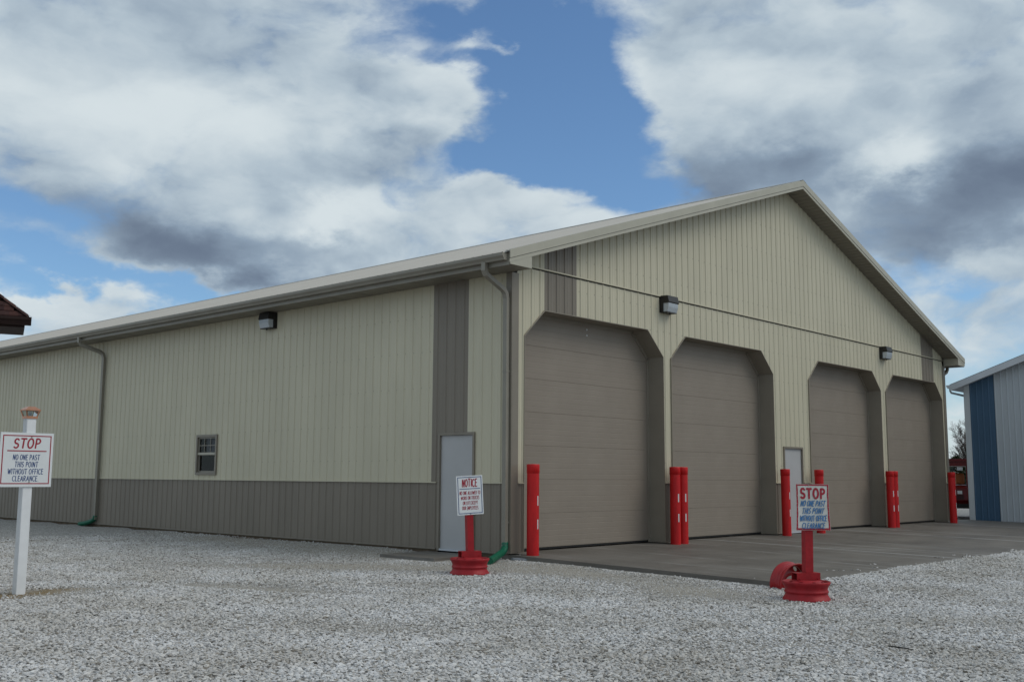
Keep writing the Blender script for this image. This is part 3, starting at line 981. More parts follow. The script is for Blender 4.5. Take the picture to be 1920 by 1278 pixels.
# rakes: upper band, lower band, soffit; both slopes
for s in (-1, 1):
    def R(x, dz): return roof_z(x) + dz
    xe = RIDGE_X + s * (RIDGE_X + 0.56)
    up = MB()
    xs = (xe, RIDGE_X)
    up.prism([(xe, -0.472, R(xe, -0.115)), (RIDGE_X, -0.472, R(RIDGE_X, -0.115)), (RIDGE_X, -0.472, R(RIDGE_X, 0.032)), (xe, -0.472, R(xe, 0.032))], (0, 0.022, 0))
    up.prism([(xe, -0.45, R(xe, 0.0245)), (RIDGE_X, -0.45, R(RIDGE_X, 0.0245)), (RIDGE_X, -0.45, R(RIDGE_X, 0.0315)), (xe, -0.45, R(xe, 0.0315))], (0, 0.09, 0))
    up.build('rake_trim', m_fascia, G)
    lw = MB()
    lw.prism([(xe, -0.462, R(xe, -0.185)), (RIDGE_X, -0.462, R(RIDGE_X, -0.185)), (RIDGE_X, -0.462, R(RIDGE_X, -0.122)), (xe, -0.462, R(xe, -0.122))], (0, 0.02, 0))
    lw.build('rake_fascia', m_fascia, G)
    # soffit panels: narrow pans running from the fascia back to the wall
    n = 68
    x_in = 0.0 if s < 0 else W_
    so = MB()
    dx = (RIDGE_X - x_in) / n
    for k in range(n):
        a, c = x_in + dx * k, x_in + dx * (k + 1)
        m1 = a + dx * 0.9
        so.face([(a, -0.44, rake_z(a)), (m1, -0.44, rake_z(m1)), (m1, -0.001, rake_z(m1)), (a, -0.001, rake_z(a))])
        so.face([(m1, -0.44, rake_z(m1)), (m1, -0.44, rake_z(m1) + 0.012), (m1, -0.001, rake_z(m1) + 0.012), (m1, -0.001, rake_z(m1))])
        so.face([(m1, -0.44, rake_z(m1) + 0.012), (c, -0.44, rake_z(c) + 0.004), (c, -0.001, rake_z(c) + 0.004), (m1, -0.001, rake_z(m1) + 0.012)])
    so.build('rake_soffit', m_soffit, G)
    # boxed return at the eave end
    rt = MB()
    xo = x_in + s * 0.545
    zi = rake_z(x_in)
    rt.prism([(xo, -0.458, EAVE_Z), (x_in, -0.458, EAVE_Z), (x_in, -0.458, zi), (xo, -0.458, rake_z(xo) - 0.0)], (0, 0.014, 0))
    rt.prism([(x_in, -0.444, EAVE_Z), (x_in, -0.003, EAVE_Z), (x_in, -0.003, zi), (x_in, -0.444, zi)], (-0.012 * -s, 0, 0))
    rt.build('eave_return', m_fascia, G)
    ef = MB()
    ef.box(*sorted((xo, xo + s * 0.012)), -0.44, L_ + .4, EAVE_Z - 0.012, roof_z(xo) - 0.02)
    ef.build('eave_fascia', m_clay, G)
    es = MB()
    n = 80
    y = -0.455
    st = (L_ + 0.4 - y) / n
    for k in range(n):
        es.face([(xo, y, EAVE_Z), (xo, y + st * .92, EAVE_Z), (x_in, y + st * .92, EAVE_Z), (x_in, y, EAVE_Z)])
        es.face([(xo, y + st * .92, EAVE_Z + .01), (xo, y + st, EAVE_Z + .004), (x_in, y + st, EAVE_Z + .004), (x_in, y + st * .92, EAVE_Z + .01)])
        y += st
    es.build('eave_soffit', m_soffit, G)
    # gutter: K profile trough with end caps
    gb = xo + s * 0.014
    prof = [(0, 5.035), (0, 4.915), (0.085, 4.915), (0.095, 4.945), (0.128, 4.985), (0.132, 5.035), (0.115, 5.035)]
    gu = MB()
    rows = [[(gb + s * px, yy, pz) for px, pz in prof] for yy in (-0.405, L_ + .4)]
    gu.grid(rows, smooth=False)
    gu.prism([(gb + s * px, -0.405, pz) for px, pz in prof[:6]], (0, -0.004, 0))
    gu.build('gutter', m_clay, G)

# downspouts with green flexible drain ends
def downspout(path, x):
    g = MB()
    g.tube(path, 0.05, sq=(0.072, 0.088), smooth=False)
    zb = path[-1][2]
    for z in (0.55, 3.1):
        g.box(x - 0.041, x + 0.052, path[-1][1] - 0.047, path[-1][1] + 0.047, z, z + 0.03)
    return g.build('downspout', m_clay, G)
def drain(path, parent):
    g = MB()
    pts = [Vector(p) for p in path]
    # resample and corrugate
    out, rad = [], []
    n = 44
    seg = [0]
    for a, c in zip(pts[:-1], pts[1:]): seg.append(seg[-1] + (c - a).length)
    for k in range(n):
        t = seg[-1] * k / (n - 1)
        for i in range(len(pts) - 1):
            if t <= seg[i + 1] + 1e-6:
                f = (t - seg[i]) / (seg[i + 1] - seg[i]); out.append(pts[i].lerp(pts[i + 1], f)); break
        rad.append(0.054 + (0.007 if k % 2 else -0.003))
    for _ in range(3):
        out = [out[0]] + [(out[i - 1] + out[i] * 2 + out[i + 1]) / 4 for i in range(1, n - 1)] + [out[-1]]
    g.tube(out, rad, n=12)
    return g.build('drain_hose', m_green, parent)
dsx = -0.078
d1 = downspout([(-0.62, 0.07, 4.93), (-0.62, 0.07, 4.80), (-0.58, 0.07, 4.73), (-0.16, 0.065, 4.53), (-0.10, 0.062, 4.47), (dsx, 0.06, 4.38), (dsx, 0.06, 0.14)], dsx)
drain([(dsx, 0.06, 0.24), (dsx, 0.05, 0.15), (-0.22, -0.02, 0.08), (-0.60, -0.22, 0.03), (-0.95, -0.42, 0.0)], d1)
d2 = downspout([(-0.62, 15.0, 4.93), (-0.62, 15.0, 4.80), (-0.56, 14.98, 4.73), (-0.17, 14.72, 4.56), (-0.10, 14.68, 4.50), (dsx, 14.66, 4.40), (dsx, 14.66, 0.16)], dsx)
drain([(dsx, 14.66, 0.26), (dsx, 14.68, 0.16), (-0.11, 14.82, 0.10), (-0.13, 15.05, 0.05), (-0.15, 15.35, 0.02)], d2)
d3 = downspout([(W_ + 0.60, 0.10, 4.93), (W_ + .60, 0.10, 4.80), (W_ + .54, 0.12, 4.70), (W_ + .16, 0.14, 4.56), (W_ + .09, 0.15, 4.48), (W_ + .06, 0.15, 4.38), (W_ + .06, 0.15, 0.05)], W_ + .06)

# big sectional doors: liner, seven sections, weather seal
REC = 0.36
def section_mesh(w):
    """a 0.6 m door section, its face broken by shallow pressed grooves and tongue edges"""
    prof = [(0.0, 0.004), (0.004, 0.0)]
    for k in range(1, 6):
        z = 0.6 * k / 6
        prof += [(z - 0.006, 0.0), (z - 0.003, 0.0016), (z + 0.003, 0.0016), (z + 0.006, 0.0)]
    prof += [(0.5945, 0.0), (0.5985, 0.004)]
    g = MB()
    g.grid([[(0, d, z), (w, d, z)] for z, d in prof], smooth=False)
    g.face([(0, 0.004, 0.5985), (w, 0.004, 0.5985), (w, 0.05, 0.5985), (0, 0.05, 0.5985)])
    g.face([(0, 0.006, 0), (w, 0.006, 0), (w, 0.05, 0), (0, 0.05, 0)])
    return g.mesh('door_section', m_door)
sec = section_mesh(4.36)
for di, (a, c) in enumerate(DOORS):
    cx = (a + c) / 2
    z0 = 0.058
    d = MB()
    d.box(cx - 2.16, cx + 2.16, REC + 0.004, REC + 0.05, z0 - 0.006, z0 + 0.024)
    do = d.build('overhead_door', m_rubber, G)
    for k in range(7):
        so = link_mesh('door_section', sec, do, (cx - 2.18, REC, z0 + 0.025 + 0.6 * k))
    if di == 0:
        for z in (4.14, 4.03):
            t = MB(); t.tube([(2.526, REC - 0.012, z), (2.526, REC + 0.002, z)], 0.016, n=8); t.build('bolt', m_white, do)
    ln = MB()
    zt, zc, ch = 4.265, 3.76, 0.54
    poly = [(a, 0.045), (a, zc), (a + ch, zt), (c - ch, zt), (c, zc), (c, 0.045)]
    inner = poly
    for (p, q) in zip(poly[:-1], poly[1:]):
        ln.face([(p[0], -0.030, p[1]), (q[0], -0.030, q[1]), (q[0], REC + .02, q[1]), (p[0], REC + .02, p[1])])
    # thin face lip round the opening
    def off(pt, w):
        mx_, mz_ = cx, 1.9
        return None
    w = 0.012
    outp = [(a - w, 0.045), (a - w, zc + w * 0.4), (a + ch - w * 0.4, zt + w), (c - ch + w * 0.4, zt + w), (c + w, zc + w * 0.4), (c + w, 0.045)]
    for k in range(5):
        p, q, P2, Q2 = poly[k], poly[k + 1], outp[k], outp[k + 1]
        ln.face([(p[0], -0.030, p[1]), (q[0], -0.030, q[1]), (Q2[0], -0.030, Q2[1]), (P2[0], -0.030, P2[1])])
        ln.face([(P2[0], -0.030, P2[1]), (Q2[0], -0.030, Q2[1]), (Q2[0], 0.0, Q2[1]), (P2[0], 0.0, P2[1])])
    ln.build('door_surround', m_liner, G)
    st = MB()
    for (p, q) in zip(poly[:-1], poly[1:]):
        pi = Vector((p[0], 0, p[1])); qi = Vector((q[0], 0, q[1]))
        cen = Vector((cx, 0, 2.0))
        dirv = (qi - pi).normalized(); nrm = Vector((dirv.z, 0, -dirv.x))
        if nrm.dot(cen - pi) < 0: nrm = -nrm
        A, B, C_, D_ = pi, qi, qi + nrm * 0.05, pi + nrm * 0.05
        for yy in (REC - 0.018,):
            st.face([(v.x, yy, v.z) for v in (A, B, C_, D_)])
        st.face([(C_.x, REC - .018, C_.z), (D_.x, REC - .018, D_.z), (D_.x, REC - .0005, D_.z), (C_.x, REC - .0005, C_.z)])
    st.build('door_stop', m_liner, G)

# walk doors
def walk_door(x0, x1, zt, zb, flip, handle_side, sill_mat):
    """built facing -Y at y=0, then placed"""
    R_ = Matrix.Identity(4) if not flip else Matrix(((0, 1, 0, 0), (1, 0, 0, 0), (0, 0, 1, 0), (0, 0, 0, 1)))
    fr = MB()
    fw = 0.045
    fr.box(x0, x0 + fw, -0.030, 0.10, zb, zt, R_); fr.box(x1 - fw, x1, -0.030, 0.10, zb, zt, R_); fr.box(x0 + fw, x1 - fw, -0.030, 0.10, zt - fw, zt, R_)
    fo = fr.build('door_frame', m_trim, G)
    le = MB()
    le.box(x0 + fw + .004, x1 - fw - .004, 0.012, 0.06, zb + 0.035, zt - fw - .004, R_)
    lo_ = le.build('walk_door', m_grey_door, G)
    hg = x1 - fw if handle_side == 'near' else x0 + fw
    hn = x0 + fw if handle_side == 'near' else x1 - fw
    for z in (zb + 0.25, zb + 1.05, zt - 0.30):
        h = MB(); h.box(hg - 0.012, hg + 0.012, -0.004, 0.012, z, z + 0.10, R_); h.build('hinge', m_screw, lo_)
    sgn = 1 if hn < hg else -1
    k = MB()
    k.lathe([(0.0, 0.075), (0.022, 0.072), (0.029, 0.055), (0.026, 0.04), (0.012, 0.034), (0.012, 0.01), (0.032, 0.008), (0.032, 0.0)], 14,
            R_ @ Matrix.Translation((hn + sgn * 0.07, 0.012, zb + 0.95)) @ Matrix.Rotation(PI / 2, 4, 'X'))
    k.build('door_knob', m_chrome, lo_)
    sl = MB(); sl.box(x0 + fw, x1 - fw, -0.02, 0.10, zb - 0.0, zb + 0.032, R_); sl.build('threshold', sill_mat, G)
walk_door(SD[0], SD[1], SD[2], 0.02, True, 'near', m_white_trim)
walk_door(WD[0], WD[1], WD[2], 0.045, False, 'near', m_white_trim)
bk = MB(); bk.box(0.12, 0.14, SD[0] - 0.2, SD[1] + 0.2, -0.05, 2.4); bk.box(WD[0] - .2, WD[1] + .2, 0.12, 0.14, -0.05, 2.4); bk.build('wall_backing', m_dark, G)

# side window: frame with two sashes, a curtained upper half
def side_window():
    y0, y1, z0, z1 = WN
    fr = MB(); f = 0.055
    for (a, c, e, g_) in ((y0, y0 + f, z0, z1), (y1 - f, y1, z0, z1), (y0 + f, y1 - f, z0, z0 + f), (y0 + f, y1 - f, z1 - f, z1)):
        fr.box(-0.038, 0.09, a, c, e, g_)
    fo = fr.build('window', m_trim, G)
    zm = 1.81
    sa = MB(); s = 0.035
    for (lo_, hi_, xx) in ((z0 + f, zm, 0.02), (zm, z1 - f, 0.0)):
        sa.box(xx, xx + .02, y0 + f, y0 + f + s, lo_, hi_); sa.box(xx, xx + .02, y1 - f - s, y1 - f, lo_, hi_)
        sa.box(xx, xx + .02, y0 + f + s, y1 - f - s, lo_, lo_ + s); sa.box(xx, xx + .02, y0 + f + s, y1 - f - s, hi_ - s, hi_)
    sa.build('sash', m_clay, fo)
    mr = MB(); mr.box(-0.016, 0.02, y0 + f, y1 - f, zm - 0.022, zm + 0.025); mr.build('meeting_rail', m_fascia, fo)
    mu = MB()
    for fr_ in (0.34, 0.67):
        yy = y0 + f + (y1 - y0 - 2 * f) * fr_; mu.box(0.002, 0.014, yy - .008, yy + .008, zm + .03, z1 - f - s)
    mu.box(0.001, 0.0155, y0 + f + s, y1 - f - s, (zm + z1 - f) / 2 - 0.008, (zm + z1 - f) / 2 + 0.008)
    mu.build('muntin', m_clay, fo)
    for lo_, hi_, xx in ((z0 + f + s, zm - s, 0.030), (zm + s, z1 - f - s, 0.017)):
        p = MB(); p.face([(xx, y1 - f - s, lo_), (xx, y0 + f + s, lo_), (xx, y0 + f + s, hi_), (xx, y1 - f - s, hi_)]); p.build('pane', m_glass, fo)
    c = MB()
    rows = []
    for k in range(40):
        yy = y0 + 0.09 + 0.50 * k / 39
        rows.append([(0.11 + 0.018 * math.sin(k * 1.1) + 0.006 * math.sin(k * 2.7), yy, z) for z in (1.78, z1 - 0.05)])
    c.grid(rows); c.build('curtain', m_curtain, fo)
    bx = MB()
    bx.box(0.55, 0.57, y0 - .5, y1 + .5, z0 - .5, z1 + .5); bx.box(0.10, 0.55, y0 - .02, y0 - .01, z0 - .3, z1 + .3); bx.box(0.10, .55, y1 + .01, y1 + .02, z0 - .3, z1 + .3)
    bx.box(0.10, 0.55, y0 - .01, y1 + .01, z1 + .01, z1 + .02); bx.box(0.10, 0.55, y0 - .01, y1 + .01, z0 - .02, z0 - .01)
    bx.build('window_interior', m_dark, fo)
side_window()

# ------------------------------------------------------------------ wall pack lamps
def wall_lamp(loc, rz, label):
    r = empty('wall_lamp', loc, rz, label=label, cat='wall lamp', group='wall pack lamps on the garage')
    h = MB()
    h.box(-0.19, 0.19, -0.06, 0.03, -0.16, 0.185)                       # back box
    h.prism([(-0.185, -0.0605, 0.03), (-0.185, -0.19, 0.03), (-0.185, -0.205, 0.05), (-0.185, -0.175, 0.18), (-0.185, -0.0605, 0.185)], (0.37, 0, 0))   # hood
    h.box(-0.175, 0.175, -0.15, -0.0605, -0.165, -0.148)
    h.build('lamp_housing', m_bronze, r)
    l = MB()
    l.prism([(-0.172, -0.062, 0.028), (-0.172, -0.062, -0.146), (-0.172, -0.150, -0.146), (-0.172, -0.186, -0.06), (-0.172, -0.188, 0.028)], (0.344, 0, 0))
    for k in range(11):
        x = -0.15 + 0.03 * k
        l.box(x - .004, x + .004, -0.192, -0.187, -0.055, 0.024)
    l.build('lamp_lens', m_lens, r)
    k = MB(); k.tube([(0, -0.10, -0.165), (0, -0.10, -0.20)], [0.018, 0.012], n=10); k.build('latch_screw', m_bronze, r)
    return r
wall_lamp((4.66, -0.03, 4.835), 0, 'bronze wall lamp above the pillar between the first two big doors')
wall_lamp((15.45, -0.03, 4.82), 0, 'bronze wall lamp above the pillar before the last big door')
wall_lamp((-0.03, 7.12, 4.655), -PI / 2, 'bronze wall lamp under the long eave above the small window')

# ------------------------------------------------------------------ bollards
def bollard():
    r = empty('bollard', (0, 0, 0))
    p = MB(); p.lathe([(0.104, 0.0), (0.104, 1.37)], 28); p.build('sleeve', m_bollard, r)
    c = MB(); c.lathe([(0.104, 1.368), (0.110, 1.372), (0.110, 1.505), (0.106, 1.520), (0.0, 1.523)], 28); c.build('cap', m_bollard, r)
    st = MB()
    for j in range(7):
        a0 = -0.14 + 0.04 * j; a1 = a0 + 0.04
        q = lambda a, z: (0.1052 * math.cos(a), 0.1052 * math.sin(a), z)
        st.face([q(a0, 0), q(a1, 0), q(a1, 0.16), q(a0, 0.16)], True)
    me = st.mesh('reflector', m_reflect)
    for ang in (-1.58, 1.50):
        for z in (0.44, 0.83):
            o = link_mesh('reflector', me, r, (0, 0, z)); o.rotation_euler = (0, 0, ang)
    return r
BOL = ((0.26, -0.27, 'red pipe bollard standing alone at the garage corner beside the green drain hose', 0.08),
       (4.55, -0.27, 'red pipe bollard before its twin at the pillar after the first big door', -0.30),
       (4.83, -0.26, 'red pipe bollard half hidden behind its twin at the pillar after the first big door', -0.36),
       (9.11, -0.27, 'red pipe bollard beside the grey walk door between the second and third big doors', -0.05),
       (10.82, -0.27, 'red pipe bollard largely hidden behind the red-framed stop sign', 0.0),
       (15.02, -0.27, 'red pipe bollard before its twin at the pillar beside the last big door', -0.35),
       (15.30, -0.26, 'red pipe bollard half hidden behind its twin beside the last big door', -0.15),
       (19.52, -0.30, 'red pipe bollard at the far garage corner next to the blue and white building', -0.02))
b0 = bollard()
for k, (x, y, lab, rz) in enumerate(BOL):
    o = b0 if k == 0 else copy_tree(b0)
    o.location = (x, y, apron_z(y) - 0.003)
    o.rotation_euler = (random.uniform(-.006, .006), random.uniform(-.006, .006), rz)
    tag(o, lab, 'bollard', 'red bollards along the garage doors')

# ------------------------------------------------------------------ lettering: a one-stroke sign painter's alphabet
def arc(cx, cy, rx, ry, a0, a1, n=9):
    return [(cx + rx * math.cos(math.radians(a0 + (a1 - a0) * k / (n - 1))), cy + ry * math.sin(math.radians(a0 + (a1 - a0) * k / (n - 1)))) for k in range(n)]
FONT = {
 'A': (0.62, [[(0.02, 0), (0.33, 1)], [(0.33, 1), (0.60, 0)], [(0.12, 0.34), (0.52, 0.34)]]),
 'C': (0.58, [arc(0.33, 0.5, 0.31, 0.5, 48, 312, 15)]),
 'D': (0.60, [[(0.06, 0), (0.06, 1)], [(0.06, 1)] + arc(0.14, 0.5, 0.44, 0.5, 85, -85, 13) + [(0.06, 0)]]),
 'E': (0.50, [[(0.46, 1), (0.06, 1), (0.06, 0), (0.48, 0)], [(0.06, 0.52), (0.40, 0.52)]]),
 'F': (0.48, [[(0.46, 1), (0.06, 1), (0.06, 0)], [(0.06, 0.52), (0.40, 0.52)]]),
 'H': (0.60, [[(0.06, 0), (0.06, 1)], [(0.54, 0), (0.54, 1)], [(0.06, 0.5), (0.54, 0.5)]]),
 'I': (0.14, [[(0.07, 0), (0.07, 1)]]),
 'K': (0.56, [[(0.06, 0), (0.06, 1)], [(0.52, 1), (0.08, 0.45)], [(0.22, 0.62), (0.54, 0)]]),
 'L': (0.46, [[(0.06, 1), (0.06, 0), (0.45, 0)]]),
 'M': (0.74, [[(0.04, 0), (0.08, 1)], [(0.09, 1), (0.37, 0.2)], [(0.37, 0.2), (0.65, 1)], [(0.66, 1), (0.70, 0)]]),
 'N': (0.60, [[(0.06, 0), (0.06, 1)], [(0.07, 1), (0.53, 0)], [(0.54, 0), (0.54, 1)]]),
 'O': (0.66, [arc(0.33, 0.5, 0.30, 0.5, 90, 450, 19)]),
 'P': (0.54, [[(0.06, 0), (0.06, 1)], [(0.06, 1)] + arc(0.22, 0.74, 0.28, 0.26, 88, -88, 11) + [(0.06, 0.48)]]),
 'R': (0.56, [[(0.06, 0), (0.06, 1)], [(0.06, 1)] + arc(0.22, 0.75, 0.27, 0.25, 88, -88, 11) + [(0.06, 0.5)], [(0.24, 0.5), (0.54, 0)]]),
 'S': (0.54, [arc(0.28, 0.74, 0.22, 0.26, 30, 270, 12) + arc(0.26, 0.25, 0.24, 0.25, 85, -145, 12)]),
 'T': (0.56, [[(0.0, 1), (0.56, 1)], [(0.28, 1), (0.28, 0)]]),
 'U': (0.60, [[(0.06, 1)] + arc(0.30, 0.28, 0.24, 0.28, 180, 360, 11) + [(0.54, 1)]]),
 'W': (0.82, [[(0.02, 1), (0.20, 0)], [(0.21, 0), (0.41, 0.8)], [(0.41, 0.8), (0.61, 0)], [(0.62, 0), (0.80, 1)]]),
 'X': (0.56, [[(0.02, 0), (0.54, 1)], [(0.02, 1), (0.54, 0)]]),
 'Y': (0.56, [[(0.02, 1), (0.28, 0.48), (0.54, 1)], [(0.28, 0.48), (0.28, 0)]]),
 '.': (0.14, [[(0.06, 0.0), (0.07, 0.02)]]),
}
def text_mesh(txt, width, height, stroke, cx, z, y, shear=0.0, jitter=0.0, seed=1, gap=0.20):
    """flat painted strokes in the local XZ plane facing -Y, centred on cx, base line z"""
    rg = random.Random(seed)
    adv = [(FONT[c][0] + gap) if c != ' ' else 0.40 for c in txt]
    tot = sum(adv) - gap
    sx = width / tot
    g = MB()
    x = 0.0
    layer = 0
    for c, a in zip(txt, adv):
        if c != ' ':
            jx, jz, js = rg.uniform(-jitter, jitter), rg.uniform(-jitter, jitter), 1 + rg.uniform(-jitter, jitter)
            for stv in FONT[c][1]:
                P = []
                for (u, v) in stv:
                    vv = v * js + jz
                    P.append(Vector((cx - width / 2 + (x + u + jx) * sx + (vv - 0.5) * height * shear, z + vv * height)))
                layer += 1
                yy = y - 0.00015 * (layer % 5)
                Lp, Rp = [], []
                for i, p in enumerate(P):
                    if i == 0: t = P[1] - P[0]
                    elif i == len(P) - 1: t = P[-1] - P[-2]
                    else: t = (P[i + 1] - p).normalized() + (p - P[i - 1]).normalized()
                    if t.length < 1e-9: t = Vector((1, 0))
                    t.normalize()
                    n_ = Vector((-t.y, t.x))
                    k = 1.0
                    if 0 < i < len(P) - 1:
                        d_ = (P[i + 1] - p).normalized()
                        k = min(2.2, 1.0 / max(0.35, abs(n_.dot(Vector((-d_.y, d_.x))))))
                    w = stroke * (1 + rg.uniform(-.06, .06)) / 2
                    Lp.append(p + n_ * w * k); Rp.append(p - n_ * w * k)
                for i in range(len(P) - 1):
                    g.face([(Rp[i].x, yy, Rp[i].y), (Rp[i + 1].x, yy, Rp[i + 1].y), (Lp[i + 1].x, yy, Lp[i + 1].y), (Lp[i].x, yy, Lp[i].y)])
                for e, o in ((P[0], P[1]), (P[-1], P[-2])):
                    t = (e - o).normalized(); n_ = Vector((-t.y, t.x)); w = stroke / 2
                    fan = [e + n_ * w * math.cos(q) + t * w * 0.8 * math.sin(q) for q in np.linspace(0, PI, 6)]
                    g.face([(p.x, yy - 0.00005, p.y) for p in reversed(fan)])
        x += a
    return g

def frame_mesh(x0, x1, z0, z1, w, y, wob=0.0):
    g = MB()
    o = [(x0, z0), (x1, z0), (x1, z1), (x0, z1)]
    i = [(x0 + w, z0 + w), (x1 - w, z0 + w), (x1 - w, z1 - w), (x0 + w, z1 - w)]
    for k in range(4):
        q = (k + 1) % 4
        g.face([(o[k][0], y, o[k][1]), (o[q][0], y, o[q][1]), (i[q][0], y, i[q][1]), (i[k][0], y, i[k][1])])
    return g

def gz(x, y): return float(ground_h(np.array([x]), np.array([y]))[0])

# ------------------------------------------------------------------ white post with stop board
def post_sign():
    x, y = -7.535, 1.31
    r = empty('post_sign', (x, y, gz(x, y)), 0.0, label='square white STOP board on a white post with a copper cap, facing the yard', cat='sign')
    zb = gz(x, y)
    Z = lambda z: z - zb
    w = 0.059
    p = MB()
    rows = []
    for z in (-0.3, Z(2.03)):
        rows.append([(-w + .006, -w, z), (w - .006, -w, z), (w, -w + .006, z), (w, w - .006, z), (w - .006, w, z), (-w + .006, w, z), (-w, w - .006, z), (-w, -w + .006, z)])
    p.grid(rows, closed=True, smooth=False); p.face(rows[1])
    p.build('post', m_white, r)
    c = MB()
    c.box(-0.0686, 0.0686, -0.0686, 0.0686, Z(2.015), Z(2.045))
    for sx in (-1, 1):
        for sy_ in (-1, 1):
            c.bar((sx * 0.0608, sy_ * 0.0608, Z(2.045)), (sx * 0.0842, sy_ * 0.0842, Z(2.12)), 0.013, 0.013)
    c.box(-0.0936, 0.0936, -0.0936, 0.0936, Z(2.115), Z(2.128))
    t = Z(2.128)
    a = [(-0.0920, -0.0920, t), (0.0920, -0.0920, t), (0.0920, 0.0920, t), (-0.0920, 0.0920, t)]
    e = [(-0.04, -0.04, t + 0.038), (0.04, -0.04, t + .038), (0.04, 0.04, t + .038), (-0.04, 0.04, t + .038)]
    for k in range(4):
        q = (k + 1) % 4; c.face([a[k], a[q], e[q], e[k]])
    c.face(e)
    co = c.build('post_cap', m_copper, r)
    gl = MB()
    rows = []
    for z, h in ((Z(2.046), 0.0562), (Z(2.114), 0.0764)):
        rows.append([(-h, -h, z), (h, -h, z), (h, h, z), (-h, h, z)])
    gl.grid(rows, closed=True, smooth=False); gl.build('lantern_glass', m_glass, co)
    cr_ = MB(); cr_.tube([(0, 0, Z(2.045)), (0, 0, Z(2.10))], 0.02, n=10); cr_.build('lantern_bulb', m_white, co)
    bw, z0, z1, yb = 0.326, Z(1.168), Z(1.836), -w - 0.016
    bd = MB(); bd.box(-bw + 0.012, bw + 0.012, yb, -w - 0.001, z0, z1)
    bo = bd.build('sign_board', m_board, r, loc=(-0.056, 0, 0))
    f = 0.012
    fr = frame_mesh(-bw + .040, bw - .016, z0 + .035, z1 - .032, 0.013, yb - 0.0012); fr.build('border_line', m_sign_red, bo)
    ru = MB(); ru.box(-0.238 + f, 0.245 + f, yb - 0.0020, yb - 0.0008, z1 - 0.232, z1 - 0.219); ru.build('rule_line', m_sign_red, bo)
    text_mesh('STOP', 0.318, 0.112, 0.019, f, z1 - 0.190, yb - 0.0015, shear=0.12, jitter=0.025, seed=3).build('lettering', m_sign_red, bo)
    for k, (tx, tw) in enumerate((('NO ONE PAST', 0.325), ('THIS POINT', 0.28), ('WITHOUT OFFICE', 0.430), ('CLEARANCE.', 0.320))):
        text_mesh(tx, tw, 0.062, 0.0078, f + 0.005 * (k % 2), z1 - 0.335 - 0.087 * k, yb - 0.0015, shear=0.06, jitter=0.02, seed=10 + k).build('lettering', m_sign_blue, bo)
    for z in (z1 - .05, z0 + .06):
        n_ = MB(); n_.tube([(f + .05, yb - 0.006, z), (f + .05, yb, z)], 0.008, n=8); n_.build('screw', m_screw, bo)
post_sign()

# ------------------------------------------------------------------ signs standing in truck wheels
RIM = [(0.276, 0.0), (0.287, 0.004), (0.290, 0.020), (0.283, 0.036), (0.272, 0.050), (0.258, 0.072), (0.253, 0.090), (0.256, 0.100), (0.264, 0.108), (0.266, 0.120), (0.258, 0.130), (0.255, 0.145), (0.260, 0.168), (0.271, 0.188), (0.283, 0.204), (0.290, 0.222), (0.289, 0.236), (0.282, 0.239),
       (0.272, 0.226), (0.258, 0.196), (0.246, 0.150), (0.244, 0.105), (0.250, 0.075), (0.264, 0.045), (0.272, 0.020)]
def disc_mesh(z_in, z_hub, r_out=0.252, r_hub=0.165, holes=8, rh=0.036):
    """dished wheel centre: cone with round hand holes, then a flat hub face with a centre bore"""
    g = MB()
    nseg = holes * 12
    rm = (r_out + r_hub) / 2 + 0.004
    def cone(r): 
        t = (r_out - r) / (r_out - r_hub); return z_in + (z_hub - z_in) * (t ** 0.8 if t > 0 else 0)
    # each sector: quad ring between a square sector border and the circular hole
    per = 2 * PI / holes
    for h in range(holes):
        ac = per * h
        border, inner = [], []
        for k in range(24):
            q = 2 * PI * k / 24
            cxq, cyq = math.cos(q), math.sin(q)
            m = max(abs(cxq), abs(cyq))
            ua, ur = cyq / m, cxq / m
            a = ac + ua * per / 2
            r = r_hub + (r_out - r_hub) * (ur + 1) / 2
            border.append((r * math.cos(a), r * math.sin(a), cone(r)))
            a2 = ac + rh * cyq / rm; r2 = rm + rh * 0.82 * cxq
            inner.append((r2 * math.cos(a2), r2 * math.sin(a2), cone(r2)))
        g.grid([border, inner], closed=True)
        g.grid([inner, [(p[0], p[1], p[2] - 0.010) for p in inner]], closed=True)
    g.lathe([(r_hub, z_hub), (r_hub - 0.012, z_hub + 0.004), (0.112, z_hub + 0.004), (0.110, z_hub - 0.02)], 40)
    return g

def wheel_sign(name, x, y, rz, bits, label, tilt=(0, 0), board=None):
    zb = gz(x, y) - 0.012
    r = empty(name, (x, y, zb), rz, label=label, cat='sign')
    w = MB(); w.lathe(RIM, 56, closed=True); wo = w.build('wheel_rim', m_wheel, r)
    disc_mesh(0.196, 0.250).build('wheel_disc', m_wheel, wo)
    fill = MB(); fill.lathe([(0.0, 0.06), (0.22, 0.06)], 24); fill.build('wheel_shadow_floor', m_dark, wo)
    br = MB()
    bz = 0.250
    br.box(-0.155, 0.155, -0.075, -0.067, bz, bz + 0.090); br.box(-0.155, 0.155, 0.067, 0.075, bz, bz + 0.090); br.box(-0.155, 0.155, -0.0665, 0.0665, bz + 0.082, bz + 0.090)
    for sx in (-0.12, 0.12):
        br.box(sx - 0.03, sx + 0.03, -0.098, -0.0755, bz, bz + 0.010)
    bo_ = br.build('channel_bracket', m_wheel, r)
    for sx in (-0.12, 0.12):
        q = MB(); q.tube([(sx, -0.088, bz + .010), (sx, -0.088, bz + .024)], 0.012, n=6, smooth=False); q.build('bolt', m_wheel, bo_)
    return r, bz + 0.090

